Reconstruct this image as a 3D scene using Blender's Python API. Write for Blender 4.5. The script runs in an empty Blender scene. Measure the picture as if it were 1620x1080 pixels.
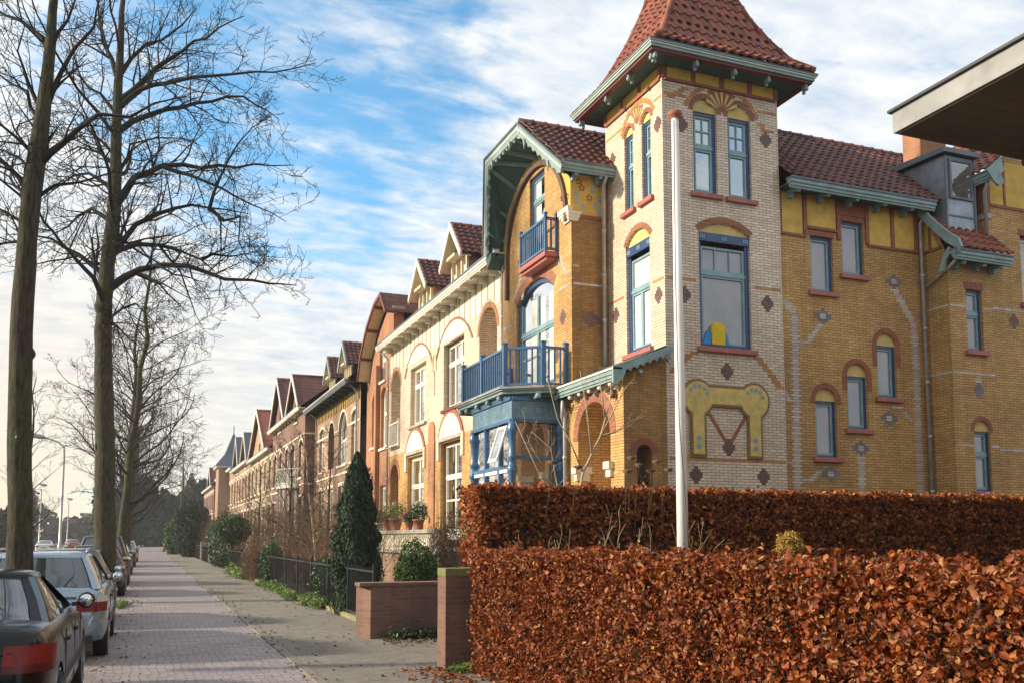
import bpy, math, random
import numpy as np
from mathutils import Vector, Matrix
from mathutils.geometry import tessellate_polygon
R = math.radians
random.seed(7); rng = np.random.default_rng(7)
sc = bpy.context.scene; COL = sc.collection

# ------------------------------------------------------------------ camera, sky, sun, exposure
cam = bpy.data.objects.new('camera', bpy.data.cameras.new('camera')); COL.objects.link(cam); sc.camera = cam
cam.location = (0, 0, 1.65); cam.rotation_euler = (R(90+5.5), 0, R(-21.6))
cam.data.sensor_width = 36; cam.data.lens = 1460/1620*36
cam.data.shift_y = (709.42-540)/1620
cam.data.clip_start = .05; cam.data.clip_end = 5000
SUN_EL, SUN_AZ = 21, 14          # elevation; degrees from -X towards +Y
sdir = Vector((-math.cos(R(SUN_EL))*math.cos(R(SUN_AZ)), math.cos(R(SUN_EL))*math.sin(R(SUN_AZ)), math.sin(R(SUN_EL))))
w = bpy.data.worlds.new('World'); sc.world = w; w.use_nodes = True
nt = w.node_tree; nt.nodes.clear(); N = nt.nodes.new; K = nt.links.new
def wm(op, a, b=None, c=None, clamp=False):
    n = N('ShaderNodeMath'); n.operation = op; n.use_clamp = clamp
    for i, v in enumerate((a, b, c)):
        if v is None: continue
        if isinstance(v, (int, float)): n.inputs[i].default_value = v
        else: K(v, n.inputs[i])
    return n.outputs[0]
def wnoise(vec, scale, detail, rough=.5, dist=0):
    n = N('ShaderNodeTexNoise'); K(vec, n.inputs['Vector']); n.inputs['Scale'].default_value = scale
    n.inputs['Detail'].default_value = detail; n.inputs['Roughness'].default_value = rough; n.inputs['Distortion'].default_value = dist
    return n.outputs['Fac']
def wmix(f, a, b):
    n = N('ShaderNodeMix'); n.data_type = 'RGBA'
    K(f, n.inputs[0])
    for i, v in ((6, a), (7, b)):
        if isinstance(v, tuple): n.inputs[i].default_value = (*v, 1)
        else: K(v, n.inputs[i])
    return n.outputs[2]
sky = N('ShaderNodeTexSky'); sky.sky_type = 'NISHITA'; sky.sun_disc = False
sky.sun_elevation = R(SUN_EL); sky.sun_rotation = math.atan2(sdir.x, sdir.y)
sky.dust_density = .6; sky.air_density = 1.0; sky.ozone_density = 2.2
tc = N('ShaderNodeTexCoord'); sp = N('ShaderNodeSeparateXYZ'); K(tc.outputs['Generated'], sp.inputs[0])
zc = wm('MAXIMUM', sp.outputs[2], 0.0); zz = wm('ADD', zc, .13)
cb = N('ShaderNodeCombineXYZ'); K(wm('DIVIDE', sp.outputs[0], zz), cb.inputs[0]); K(wm('DIVIDE', sp.outputs[1], zz), cb.inputs[1])
P2 = cb.outputs[0]
mp = N('ShaderNodeMapping'); K(P2, mp.inputs[0]); mp.inputs['Rotation'].default_value = (0, 0, R(-12)); mp.inputs['Scale'].default_value = (.75, 1.5, 1)
rip = wnoise(mp.outputs[0], 7.5, 6, .6, .25)          # altocumulus ripples
big = wnoise(P2, .9, 4, .55, .3)
fine = wnoise(P2, 16, 3, .6, .2)
def toward(az, el, wide):    # 1 in the middle of a patch of sky
    d = Vector((math.cos(R(el))*math.sin(R(az)), math.cos(R(el))*math.cos(R(az)), math.sin(R(el))))
    n = N('ShaderNodeVectorMath'); n.operation = 'DOT_PRODUCT'; K(tc.outputs['Generated'], n.inputs[0]); n.inputs[1].default_value = d
    m = N('ShaderNodeMapRange'); m.interpolation_type = 'SMOOTHSTEP'; K(n.outputs['Value'], m.inputs[0])
    m.inputs[1].default_value = math.cos(R(wide)); m.inputs[2].default_value = 1.0
    return m.outputs[0]
cov = wm('ADD', wm('MULTIPLY', big, 1.1), wm('MULTIPLY', rip, .95))
cells = wnoise(P2, 9, 3, .5, .1); cov = wm('ADD', cov, wm('MULTIPLY', fine, .25)); cov = wm('ADD', cov, wm('MULTIPLY', wm('SUBTRACT', cells, .5), wm('MULTIPLY', toward(48, 34, 34), 2.2)))
lowc = N('ShaderNodeMapRange'); K(sp.outputs[2], lowc.inputs[0]); lowc.inputs[1].default_value = .42; lowc.inputs[2].default_value = .2
cov = wm('ADD', cov, wm('MULTIPLY', lowc.outputs[0], .13))
cov = wm('SUBTRACT', cov, wm('MULTIPLY', toward(8, 27, 15), .42))
cov = wm('SUBTRACT', cov, wm('MULTIPLY', toward(-2, 29, 14), .10))
cov = wm('ADD', cov, wm('MULTIPLY', toward(45, 32, 26), .35))
m = N('ShaderNodeMapRange'); m.interpolation_type = 'SMOOTHSTEP'; K(cov, m.inputs[0]); m.inputs[1].default_value = .60; m.inputs[2].default_value = 1.18
mask = m.outputs[0]
cells2 = wnoise(P2, 7, 5, .6, .1)
ccol = wmix(wm('MULTIPLY_ADD', wm('ADD', wm('MULTIPLY', rip, .6), wm('MULTIPLY', cells2, .5)), 3.4, -1.35, True), (2.2, 2.55, 3.0), (3.75, 3.7, 3.55))
warm = N('ShaderNodeMapRange'); warm.interpolation_type = 'SMOOTHSTEP'; K(sp.outputs[2], warm.inputs[0]); warm.inputs[1].default_value = .42; warm.inputs[2].default_value = 0
wl = wm('MULTIPLY', warm.outputs[0], toward(-35, 4, 55))
ccol = wmix(wm('MULTIPLY', wl, 1.0, None, True), ccol, (3.7, 3.0, 2.1))
skyc = N('ShaderNodeMix'); skyc.data_type = 'RGBA'; skyc.blend_type = 'MULTIPLY'; skyc.inputs[0].default_value = 1
K(sky.outputs[0], skyc.inputs[6]); skyc.inputs[7].default_value = (.56, .95, 1.0, 1)
col = wmix(wm('MULTIPLY', mask, .95), skyc.outputs[2], ccol)
bg = N('ShaderNodeBackground'); bg.inputs['Strength'].default_value = .15; K(col, bg.inputs['Color'])
wo = N('ShaderNodeOutputWorld'); K(bg.outputs[0], wo.inputs[0])
sun = bpy.data.objects.new('sun', bpy.data.lights.new('sun', 'SUN')); COL.objects.link(sun)
sun.data.energy = 3.7; sun.data.angle = R(4.0); sun.data.color = (1, .87, .68)
sun.rotation_euler = sdir.to_track_quat('Z', 'Y').to_euler()
sc.view_settings.view_transform = 'Standard'; sc.view_settings.look = 'None'; sc.view_settings.gamma = 1
sc.view_settings.exposure = 1.0

# ------------------------------------------------------------------ helpers
LASTWALL = [None]
def merge_into(o, s):      # surface pattern goes into the mesh of its wall
    me = o.data; b = len(me.vertices); V = [tuple(v.co) for v in me.vertices]+s.v; F = [tuple(p.vertices) for p in me.polygons]; mi = [p.material_index for p in me.polygons]; mats = list(me.materials)
    for m_ in s.mats:
        if m_ not in mats: mats.append(m_)
    F += [tuple(b+i for i in f) for f in s.f]; mi += [mats.index(s.mats[q]) for q in s.mi]
    n = bpy.data.meshes.new(o.name); n.from_pydata(V, [], F)
    for m_ in mats: n.materials.append(m_)
    n.polygons.foreach_set('material_index', mi); n.update(); o.data = n; return o
class MB:
    def __init__(s): s.v = []; s.f = []; s.mi = []; s.cur = 0; s.mats = []; s.sm = []; s.smooth = False
    def m(s, mat):
        if mat not in s.mats: s.mats.append(mat)
        s.cur = s.mats.index(mat); return s
    def add(s, vs, fs):
        b = len(s.v); s.v += [tuple(v) for v in vs]
        for f in fs: s.f.append(tuple(b+i for i in f)); s.mi.append(s.cur); s.sm.append(s.smooth)
    def box(s, x0, x1, y0, y1, z0, z1):
        s.add([(x0,y0,z0),(x1,y0,z0),(x1,y1,z0),(x0,y1,z0),(x0,y0,z1),(x1,y0,z1),(x1,y1,z1),(x0,y1,z1)],
              [(0,3,2,1),(4,5,6,7),(0,1,5,4),(1,2,6,5),(2,3,7,6),(3,0,4,7)])
    def fbox(s, fr, s0, s1, z0, z1, d0, d1):      # box in a facade frame
        p = [fr(a, z, d) for d in (d0, d1) for a, z in ((s0,z0),(s1,z0),(s1,z1),(s0,z1))]
        s.add(p, [(0,3,2,1),(4,5,6,7),(0,1,5,4),(1,2,6,5),(2,3,7,6),(3,0,4,7)])
    def prism(s, fr, pts, d0, d1, caps=True):           # polygon in a facade frame, extruded
        n = len(pts); p = [fr(a, z, d0) for a, z in pts] + [fr(a, z, d1) for a, z in pts]
        f = [(i, (i+1) % n, n+(i+1) % n, n+i) for i in range(n)]
        if caps:
            for t in tessellate_polygon([[Vector((a, z, 0)) for a, z in pts]]): f.append(t); f.append(tuple(n+i for i in t))
        s.add(p, f)
    def ring(s, fr, inner, outer, d0, d1):      # band between two open polylines of equal length
        n = len(inner); p = [fr(a, z, d) for d in (d0, d1) for L in (inner, outer) for a, z in L]
        f = []
        for i in range(n-1):
            f += [(2*n+i, 2*n+i+1, 3*n+i+1, 3*n+i), (i, i+1, 2*n+i+1, 2*n+i), (n+i, n+i+1, 3*n+i+1, 3*n+i)]
        f += [(0, n, 3*n, 2*n), (n-1, 2*n-1, 4*n-1, 3*n-1)]
        s.add(p, f)
    def tube(s, pts, rad, n=6, cap=True):
        pts = [Vector(p) for p in pts]
        if isinstance(rad, (int, float)): rad = [rad]*len(pts)
        vs = []; fs = []; ref = None
        for i, p in enumerate(pts):
            t = (pts[min(i+1, len(pts)-1)] - pts[max(i-1, 0)])
            if t.length < 1e-9: t = Vector((0,0,1))
            t.normalize()
            if ref is None: ref = Vector((1,0,0)) if abs(t.x) < .8 else Vector((0,1,0))
            a = (ref - t*ref.dot(t)).normalized(); b = t.cross(a); ref = a
            for k in range(n):
                an = 2*math.pi*k/n; vs.append(p + (a*math.cos(an)+b*math.sin(an))*rad[i])
        for i in range(len(pts)-1):
            for k in range(n):
                k2 = (k+1) % n; fs.append((i*n+k, i*n+k2, (i+1)*n+k2, (i+1)*n+k))
        if cap: fs.append(tuple(range(n-1, -1, -1))); fs.append(tuple((len(pts)-1)*n+k for k in range(n)))
        o = s.smooth; s.smooth = True; s.add(vs, fs); s.smooth = o
    def bar(s, a, b, w, h):      # rectangular bar between two points, h measured near vertical
        a = Vector(a); b = Vector(b); t = (b-a).normalized(); up = Vector((0,0,1))
        if abs(t.z) > .95: up = Vector((1,0,0))
        sd = t.cross(up).normalized()*w/2; u = sd.cross(t).normalized()*h/2
        s.add([a-sd-u, a+sd-u, a+sd+u, a-sd+u, b-sd-u, b+sd-u, b+sd+u, b-sd+u],
              [(0,3,2,1),(4,5,6,7),(0,1,5,4),(1,2,6,5),(2,3,7,6),(3,0,4,7)])
    def lathe(s, c, prof, n=16, axis='z'):
        vs = []; fs = []
        for r, z in prof:
            for k in range(n):
                a = 2*math.pi*k/n
                q = (r*math.cos(a), r*math.sin(a), z) if axis == 'z' else ((z, r*math.cos(a), r*math.sin(a)) if axis == 'x' else (r*math.cos(a), z, r*math.sin(a)))
                vs.append((c[0]+q[0], c[1]+q[1], c[2]+q[2]))
        for i in range(len(prof)-1):
            for k in range(n):
                k2 = (k+1) % n; fs.append((i*n+k, i*n+k2, (i+1)*n+k2, (i+1)*n+k))
        fs.append(tuple(range(n))); fs.append(tuple((len(prof)-1)*n+k for k in range(n)))
        o = s.smooth; s.smooth = True; s.add(vs, fs); s.smooth = o
    def wall(s, fr, outline, holes, depth=.14, back=None):
        loops = [[Vector((a, z, 0)) for a, z in outline]] + [[Vector((a, z, 0)) for a, z in h] for h in holes]
        flat = [v for l in loops for v in l]
        tr = tessellate_polygon(loops)
        s.add([fr(v.x, v.y, 0) for v in flat], tr)
        for i, h in enumerate(holes):
            n = len(h); dp = depth[i] if isinstance(depth, list) else depth
            s.add([fr(a, z, 0) for a, z in h] + [fr(a, z, -dp) for a, z in h], [(j, (j+1) % n, n+(j+1) % n, n+j) for j in range(n)])
    def build(s, name, parent=None, bevel=0):
        if name in ('brick_inlay', 'frieze', 'stone_band', 'painted_panel', 'gable_plaster') and parent is not None and LASTWALL[0] is not None: return merge_into(LASTWALL[0], s)
        me = bpy.data.meshes.new(name)
        me.from_pydata(s.v, [], s.f)
        for mt in s.mats: me.materials.append(mt)
        me.polygons.foreach_set('material_index', s.mi); me.polygons.foreach_set('use_smooth', s.sm)
        me.update()
        o = bpy.data.objects.new(name, me); COL.objects.link(o)
        if parent is not None: o.parent = parent; o.matrix_parent_inverse = parent_inv(parent)
        if bevel:
            b = o.modifiers.new('b', 'BEVEL'); b.width = bevel; b.segments = 2; b.limit_method = 'ANGLE'
        return o
def wmat(o):
    l = Matrix.LocRotScale(o.location, o.rotation_euler, o.scale)
    return l if o.parent is None else wmat(o.parent) @ o.matrix_parent_inverse @ l
def parent_inv(p): return wmat(p).inverted()
def tag(o, label=None, cat=None, group=None, kind=None):
    if label: o['label'] = label
    if cat: o['category'] = cat
    if group: o['group'] = group
    if kind: o['kind'] = kind
    return o
def thing(name, label, cat, loc, group=None):
    o = bpy.data.objects.new(name, None); COL.objects.link(o); o.location = loc; o.empty_display_size = .2
    return tag(o, label, cat, group)
def raw_mesh(name, V, Fq, mat, parent=None, smooth=False):       # numpy verts and faces of equal size
    me = bpy.data.meshes.new(name); V = np.asarray(V, np.float32); Fq = np.asarray(Fq, np.int32); k = Fq.shape[1]
    me.vertices.add(len(V)); me.vertices.foreach_set('co', V.ravel())
    me.loops.add(Fq.size); me.loops.foreach_set('vertex_index', Fq.ravel())
    me.polygons.add(len(Fq)); me.polygons.foreach_set('loop_start', np.arange(0, Fq.size, k, dtype=np.int32))
    me.polygons.foreach_set('loop_total', np.full(len(Fq), k, np.int32))
    me.update(calc_edges=True); me.materials.append(mat)
    if smooth: me.polygons.foreach_set('use_smooth', np.ones(len(Fq), bool))
    o = bpy.data.objects.new(name, me); COL.objects.link(o)
    if parent is not None: o.parent = parent; o.matrix_parent_inverse = parent_inv(parent)
    return o
def dup(root, loc, rz=None, label=None, scale=None):
    r = root.copy(); COL.objects.link(r); r.location = loc
    if rz is not None: r.rotation_euler = (0, 0, rz)
    if label: r['label'] = label
    if scale: r.scale = (scale,)*3
    for ch in list(root.children):
        c = ch.copy(); COL.objects.link(c); c.parent = r
        for g in ch.children:
            d = g.copy(); COL.objects.link(d); d.parent = c
    return r
def FX(X): return lambda s, z, d=0: (X-d, s, z)      # facade facing the street (-X); s runs along Y
def FY(Y): return lambda s, z, d=0: (s, Y-d, z)      # facade facing -Y; s runs along X
def arc(s0, s1, z1, rise, off=0, n=14):
    wd = s1-s0; rise = max(min(rise, wd/2), .001); Rr = (wd*wd/4+rise*rise)/(2*rise); cz = z1+rise-Rr; cs = (s0+s1)/2
    a0 = math.asin(min(1, wd/2/Rr)); rr = Rr+off
    return [(cs-rr*math.sin(a0*(1-2*i/n)), cz+rr*math.cos(a0*(1-2*i/n))) for i in range(n+1)]

# ------------------------------------------------------------------ materials
def nodes(name):
    mt = bpy.data.materials.new(name); mt.use_nodes = True; t = mt.node_tree
    return mt, t, t.nodes['Principled BSDF']
def rgb(c): return (*c, 1)
def mixn(t, fac, a, b, mode='MIX'):
    n = t.nodes.new('ShaderNodeMix'); n.data_type = 'RGBA'; n.blend_type = mode
    for i, v in ((0, fac), (6, a), (7, b)):
        if isinstance(v, tuple): n.inputs[i].default_value = rgb(v)
        elif isinstance(v, (int, float)): n.inputs[i].default_value = v
        else: t.links.new(v, n.inputs[i])
    return n.outputs[2]
def noise(t, scale, detail=4, rough=.6, vec=None, stretch=None):
    n = t.nodes.new('ShaderNodeTexNoise'); n.inputs['Scale'].default_value = scale; n.inputs['Detail'].default_value = detail; n.inputs['Roughness'].default_value = rough
    if vec is None: vec = t.nodes.new('ShaderNodeNewGeometry').outputs['Position']
    if stretch:
        m = t.nodes.new('ShaderNodeMapping'); m.inputs['Scale'].default_value = stretch; t.links.new(vec, m.inputs[0]); vec = m.outputs[0]
    t.links.new(vec, n.inputs['Vector']); return n.outputs['Fac']
def ramp(t, fac, lo, hi):
    m = t.nodes.new('ShaderNodeMapRange'); t.links.new(fac, m.inputs[0]); m.inputs[1].default_value = lo; m.inputs[2].default_value = hi; return m.outputs[0]
def bump(t, b, h, strength, dist=.02):
    n = t.nodes.new('ShaderNodeBump'); n.inputs['Strength'].default_value = strength; n.inputs['Distance'].default_value = dist
    t.links.new(h, n.inputs['Height']); t.links.new(n.outputs[0], b.inputs['Normal'])
def plain(name, c, rough=.6, var=.25, scale=3, bscale=60, bstr=.25, metal=0, coat=0, dark=None):
    mt, t, b = nodes(name); b.inputs['Roughness'].default_value = rough; b.inputs['Metallic'].default_value = metal
    if coat: b.inputs['Coat Weight'].default_value = coat; b.inputs['Coat Roughness'].default_value = .05
    d = dark or tuple(x*(1-var) for x in c); l = tuple(min(1, x*(1+var*.5)) for x in c)
    f = ramp(t, noise(t, scale, 6, .65), .3, .7)
    t.links.new(mixn(t, f, d, l), b.inputs['Base Color'])
    if bstr: bump(t, b, noise(t, bscale, 3), bstr, .006)
    return mt
def brick(name, c1, c2, mortar, bw=.22, bh=.0625, ms=.006, stain=.35, rough=.75, flat=False, squash=None, bstr=.5, third=None):
    mt, t, b = nodes(name); g = t.nodes.new('ShaderNodeNewGeometry'); s = t.nodes.new('ShaderNodeSeparateXYZ'); t.links.new(g.outputs['Position'], s.inputs[0])
    c = t.nodes.new('ShaderNodeCombineXYZ')
    if flat: t.links.new(s.outputs[0], c.inputs[1]); t.links.new(s.outputs[1], c.inputs[0]) if flat == 'y' else None
    if flat == 'x': t.links.new(s.outputs[0], c.inputs[0]); t.links.new(s.outputs[1], c.inputs[1])
    if not flat:
        a = t.nodes.new('ShaderNodeMath'); t.links.new(s.outputs[0], a.inputs[0]); t.links.new(s.outputs[1], a.inputs[1])
        t.links.new(a.outputs[0], c.inputs[0]); t.links.new(s.outputs[2], c.inputs[1])
    cv = c.outputs[0]
    if flat == 'x':
        va = t.nodes.new('ShaderNodeVectorMath'); va.operation = 'ADD'; nn_ = t.nodes.new('ShaderNodeTexNoise'); nn_.inputs['Scale'].default_value = 2.2; nn_.inputs['Detail'].default_value = 4; t.links.new(g.outputs['Position'], nn_.inputs['Vector'])
        vs = t.nodes.new('ShaderNodeVectorMath'); vs.operation = 'MULTIPLY_ADD'; t.links.new(nn_.outputs['Color'], vs.inputs[0]); vs.inputs[1].default_value = (.22,.07,0); vs.inputs[2].default_value = (-.11,-.035,0)
        t.links.new(cv, va.inputs[0]); t.links.new(vs.outputs[0], va.inputs[1]); cv = va.outputs[0]
    bt = t.nodes.new('ShaderNodeTexBrick'); t.links.new(cv, bt.inputs['Vector'])
    bt.inputs['Scale'].default_value = 1; bt.inputs['Brick Width'].default_value = bw; bt.inputs['Row Height'].default_value = bh
    bt.inputs['Mortar Size'].default_value = ms; bt.inputs['Mortar Smooth'].default_value = .35; bt.offset = .5; bt.inputs['Bias'].default_value = -.1
    bt.inputs['Color1'].default_value = rgb(c1); bt.inputs['Color2'].default_value = rgb(c2); bt.inputs['Mortar'].default_value = rgb(mortar)
    st = ramp(t, noise(t, .55, 7, .62, g.outputs['Position']), .32, .72)
    mul = mixn(t, st, (1+stain*.25, 1+stain*.25, 1+stain*.25), (1-stain, 1-stain*1.05, 1-stain*1.1))
    base = mixn(t, 1.0, bt.outputs['Color'], mul, 'MULTIPLY')
    fi = mixn(t, noise(t, 14, 5, .7, g.outputs['Position']), (.72, .72, .72), (1.25, 1.25, 1.25))
    stv = mixn(t, ramp(t, noise(t, 1.0, 6, .65, g.outputs['Position'], (4.5, 4.5, .35)), .38, .75), (1.06, 1.06, 1.06), (1-stain*.65,)*3) if not flat else (1.0, 1.0, 1.0)
    base = mixn(t, 1.0, base, stv, 'MULTIPLY')
    t.links.new(mixn(t, 1.0, base, fi, 'MULTIPLY'), b.inputs['Base Color']); b.inputs['Roughness'].default_value = rough
    inv = t.nodes.new('ShaderNodeMath'); inv.operation = 'SUBTRACT'; inv.inputs[0].default_value = 1; t.links.new(bt.outputs['Fac'], inv.inputs[1])
    ad = t.nodes.new('ShaderNodeMath'); ad.operation = 'MULTIPLY_ADD'; t.links.new(noise(t, 45, 3, .6, g.outputs['Position']), ad.inputs[0]); ad.inputs[1].default_value = .5; t.links.new(inv.outputs[0], ad.inputs[2])
    bump(t, b, ad.outputs[0], bstr, .008)
    return mt
def island(name, stops, rough=.6, bstr=.0, trans=0, spec=.5):      # colour chosen per leaf / tile / pot
    mt, t, b = nodes(name); g = t.nodes.new('ShaderNodeNewGeometry'); cr = t.nodes.new('ShaderNodeValToRGB'); t.links.new(g.outputs['Random Per Island'], cr.inputs[0])
    e = cr.color_ramp.elements
    while len(e) < len(stops): e.new(.5)
    for i, c in enumerate(stops): e[i].position = i/(len(stops)-1); e[i].color = rgb(c)
    f = mixn(t, noise(t, 9, 4, .7), (.62, .62, .62), (1.25, 1.25, 1.25))
    colr = mixn(t, 1.0, cr.outputs[0], f, 'MULTIPLY')
    t.links.new(colr, b.inputs['Base Color']); b.inputs['Roughness'].default_value = rough; b.inputs['Specular IOR Level'].default_value = spec
    if bstr: bump(t, b, noise(t, 70, 3), bstr, .006)
    if trans:
        tr = t.nodes.new('ShaderNodeBsdfTranslucent'); t.links.new(colr, tr.inputs[0]); mx = t.nodes.new('ShaderNodeMixShader'); mx.inputs[0].default_value = trans
        t.links.new(b.outputs[0], mx.inputs[1]); t.links.new(tr.outputs[0], mx.inputs[2]); t.links.new(mx.outputs[0], t.nodes['Material Output'].inputs[0])
    return mt
def pane_mat(name, c, gloss=.3, rough=.03, var=.3):
    mt, t, b = nodes(name); b.inputs['Roughness'].default_value = .8
    f = ramp(t, noise(t, 1.3, 3, .5, None, (1, 1, .5)), .35, .65)
    t.links.new(mixn(t, f, tuple(x*(1-var) for x in c), c), b.inputs['Base Color'])
    lw = t.nodes.new('ShaderNodeFresnel'); lw.inputs[0].default_value = 1.45
    g = t.nodes.new('ShaderNodeBsdfGlossy'); g.inputs['Roughness'].default_value = rough; g.inputs['Color'].default_value = (.95, .97, 1, 1)
    n = t.nodes.new('ShaderNodeBump'); n.inputs['Strength'].default_value = .06; n.inputs['Distance'].default_value = .05; t.links.new(noise(t, 1.7, 2), n.inputs['Height']); t.links.new(n.outputs[0], g.inputs['Normal'])
    mx = t.nodes.new('ShaderNodeMixShader'); fm_ = t.nodes.new('ShaderNodeMath'); fm_.operation = 'MULTIPLY_ADD'; fm_.use_clamp = True; t.links.new(lw.outputs[0], fm_.inputs[0]); fm_.inputs[1].default_value = 1.2; fm_.inputs[2].default_value = gloss*.8; t.links.new(fm_.outputs[0], mx.inputs[0])
    t.links.new(b.outputs[0], mx.inputs[1]); t.links.new(g.outputs[0], mx.inputs[2]); t.links.new(mx.outputs[0], t.nodes['Material Output'].inputs[0])
    return mt
M = {}
M['ochre'] = brick('ochre_brick', (.66,.385,.125), (.51,.265,.08), (.19,.12,.065), ms=.0075, stain=.32)
M['ochre_dark'] = brick('shaded_ochre_brick', (.50,.265,.068), (.37,.185,.048), (.2,.135,.07), stain=.45)  # heavier stain, plus the shade of the side walls put into the colour
M['white'] = brick('cream_glazed_brick', (.80,.66,.49), (.64,.48,.35), (.19,.11,.075), ms=.0065, stain=.2, rough=.4)
M['yellowbrick'] = brick('pale_yellow_brick', (.44,.33,.20), (.35,.25,.15), (.26,.18,.10), stain=.25)
M['orange'] = brick('orange_brick', (.46,.205,.095), (.36,.155,.075), (.30,.18,.10), stain=.35)
M['brown'] = brick('pinkish_brown_brick', (.42,.27,.175), (.33,.20,.13), (.25,.19,.14), stain=.35)
M['darkred'] = brick('dark_red_brick', (.26,.135,.09), (.18,.09,.065), (.24,.17,.13), stain=.35)
M['garden'] = brick('red_garden_brick', (.20,.095,.062), (.145,.068,.046), (.17,.125,.10), stain=.35)
M['redtrim'] = plain('red_trim_brick', (.30,.095,.05), .7, .35, 9)
M['redarch'] = brick('red_arch_brick', (.38,.14,.075), (.28,.095,.05), (.25,.14,.09), bw=.5, bh=.065, stain=.2)
M['sill'] = plain('pink_red_sill', (.40,.12,.095), .5, .3, 6)
M['yellow'] = plain('yellow_plaster', (.68,.42,.085), .8, .25, 3.5, 30, .3)
M['paleyellow'] = plain('pale_yellow_plaster', (.66,.48,.17), .8, .22, 5, 30, .3)
M['cream'] = plain('cream_plaster', (.74,.66,.50), .8, .14, 1.6, 30, .2)
M['whitepaint'] = plain('white_paint', (.74,.70,.60), .5, .14, 4)
M['creampaint'] = plain('cream_paint', (.62,.55,.33), .5, .18, 4)
M['blue'] = plain('deep_blue_paint', (.03,.062,.17), .38, .28, 5, coat=.2)
M['midblue'] = plain('mid_blue_paint', (.05,.135,.27), .38, .25, 5, coat=.2)
M['turq'] = plain('turquoise_paint', (.22,.36,.39), .42, .22, 4, coat=.1)
M['teal'] = plain('teal_green_paint', (.25,.345,.335), .5, .28, 3)
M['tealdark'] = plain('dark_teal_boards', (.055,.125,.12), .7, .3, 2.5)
M['maroon'] = plain('maroon_paint', (.16,.03,.025), .5, .25, 5)
M['stone'] = plain('grey_stone', (.36,.33,.28), .8, .3, 3)
M['inlay'] = island('white_inlay_brick', [(.50,.41,.34),(.62,.52,.42),(.44,.34,.29),(.56,.47,.40)], .4)
M['inlayorange'] = island('orange_inlay_brick', [(.52,.24,.06),(.44,.16,.05),(.55,.32,.07)], .5)
M['inlaybrown'] = island('plum_inlay_brick', [(.13,.065,.06),(.19,.09,.075),(.11,.07,.075)], .5)
M['inlaygrey'] = island('grey_inlay_brick', [(.16,.15,.16),(.22,.19,.19),(.13,.12,.14)], .5)
M['zinc'] = plain('zinc', (.33,.36,.40), .38, .35, 2.5, 8, .25, metal=.6)
M['leadgrey'] = plain('lead_grey', (.16,.18,.21), .55, .3, 3, metal=.3)
M['pipe'] = plain('grey_drainpipe', (.46,.46,.45), .4, .25, 6, metal=.4)
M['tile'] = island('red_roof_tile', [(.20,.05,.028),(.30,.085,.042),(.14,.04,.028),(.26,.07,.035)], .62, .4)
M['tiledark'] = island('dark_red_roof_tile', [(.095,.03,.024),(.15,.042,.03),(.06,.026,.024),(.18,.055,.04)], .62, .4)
M['tileflat'] = brick('small_roof_tile', (.19,.055,.035), (.10,.034,.026), (.03,.015,.012), bw=.24, bh=.26, ms=.02, stain=.4, bstr=1)
M['tilered'] = brick('bright_roof_tile', (.34,.09,.05), (.24,.06,.035), (.08,.025,.02), bw=.24, bh=.26, ms=.02, stain=.3, bstr=1)
M['slate'] = plain('slate', (.09,.11,.15), .5, .3, 6, 20, .4)
M['glass'] = pane_mat('window_glass', (.27,.245,.25), .10)
M['glassblue'] = pane_mat('sky_reflection_tint_glass', (.25,.38,.42), .42)  # pale blue of the reflected sky put into the pane colour
M['glassdark'] = pane_mat('dark_glass', (.035,.035,.04), .28)
M['glassbrown'] = pane_mat('brown_reflection_tint_glass', (.13,.10,.075), .20)  # brown of a reflected house put into the pane colour
M['curtain'] = plain('net_curtain', (.62,.60,.54), .9, .2, 8, 20, .5)
M['mottled'] = plain('mottled_yellow_glaze', (.70,.46,.12), .5, .3, 7, 30, .4, dark=(.42,.36,.13)); M['bayfrieze'] = plain('pale_blue_grey_paint', (.13,.23,.30), .45, .3, 4)
M['black'] = plain('black_iron', (.02,.022,.024), .5, .3, 10)
M['bark'] = None
M['tree_orn'] = plain('terracotta_decor', (.35,.10,.04), .6)
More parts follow.
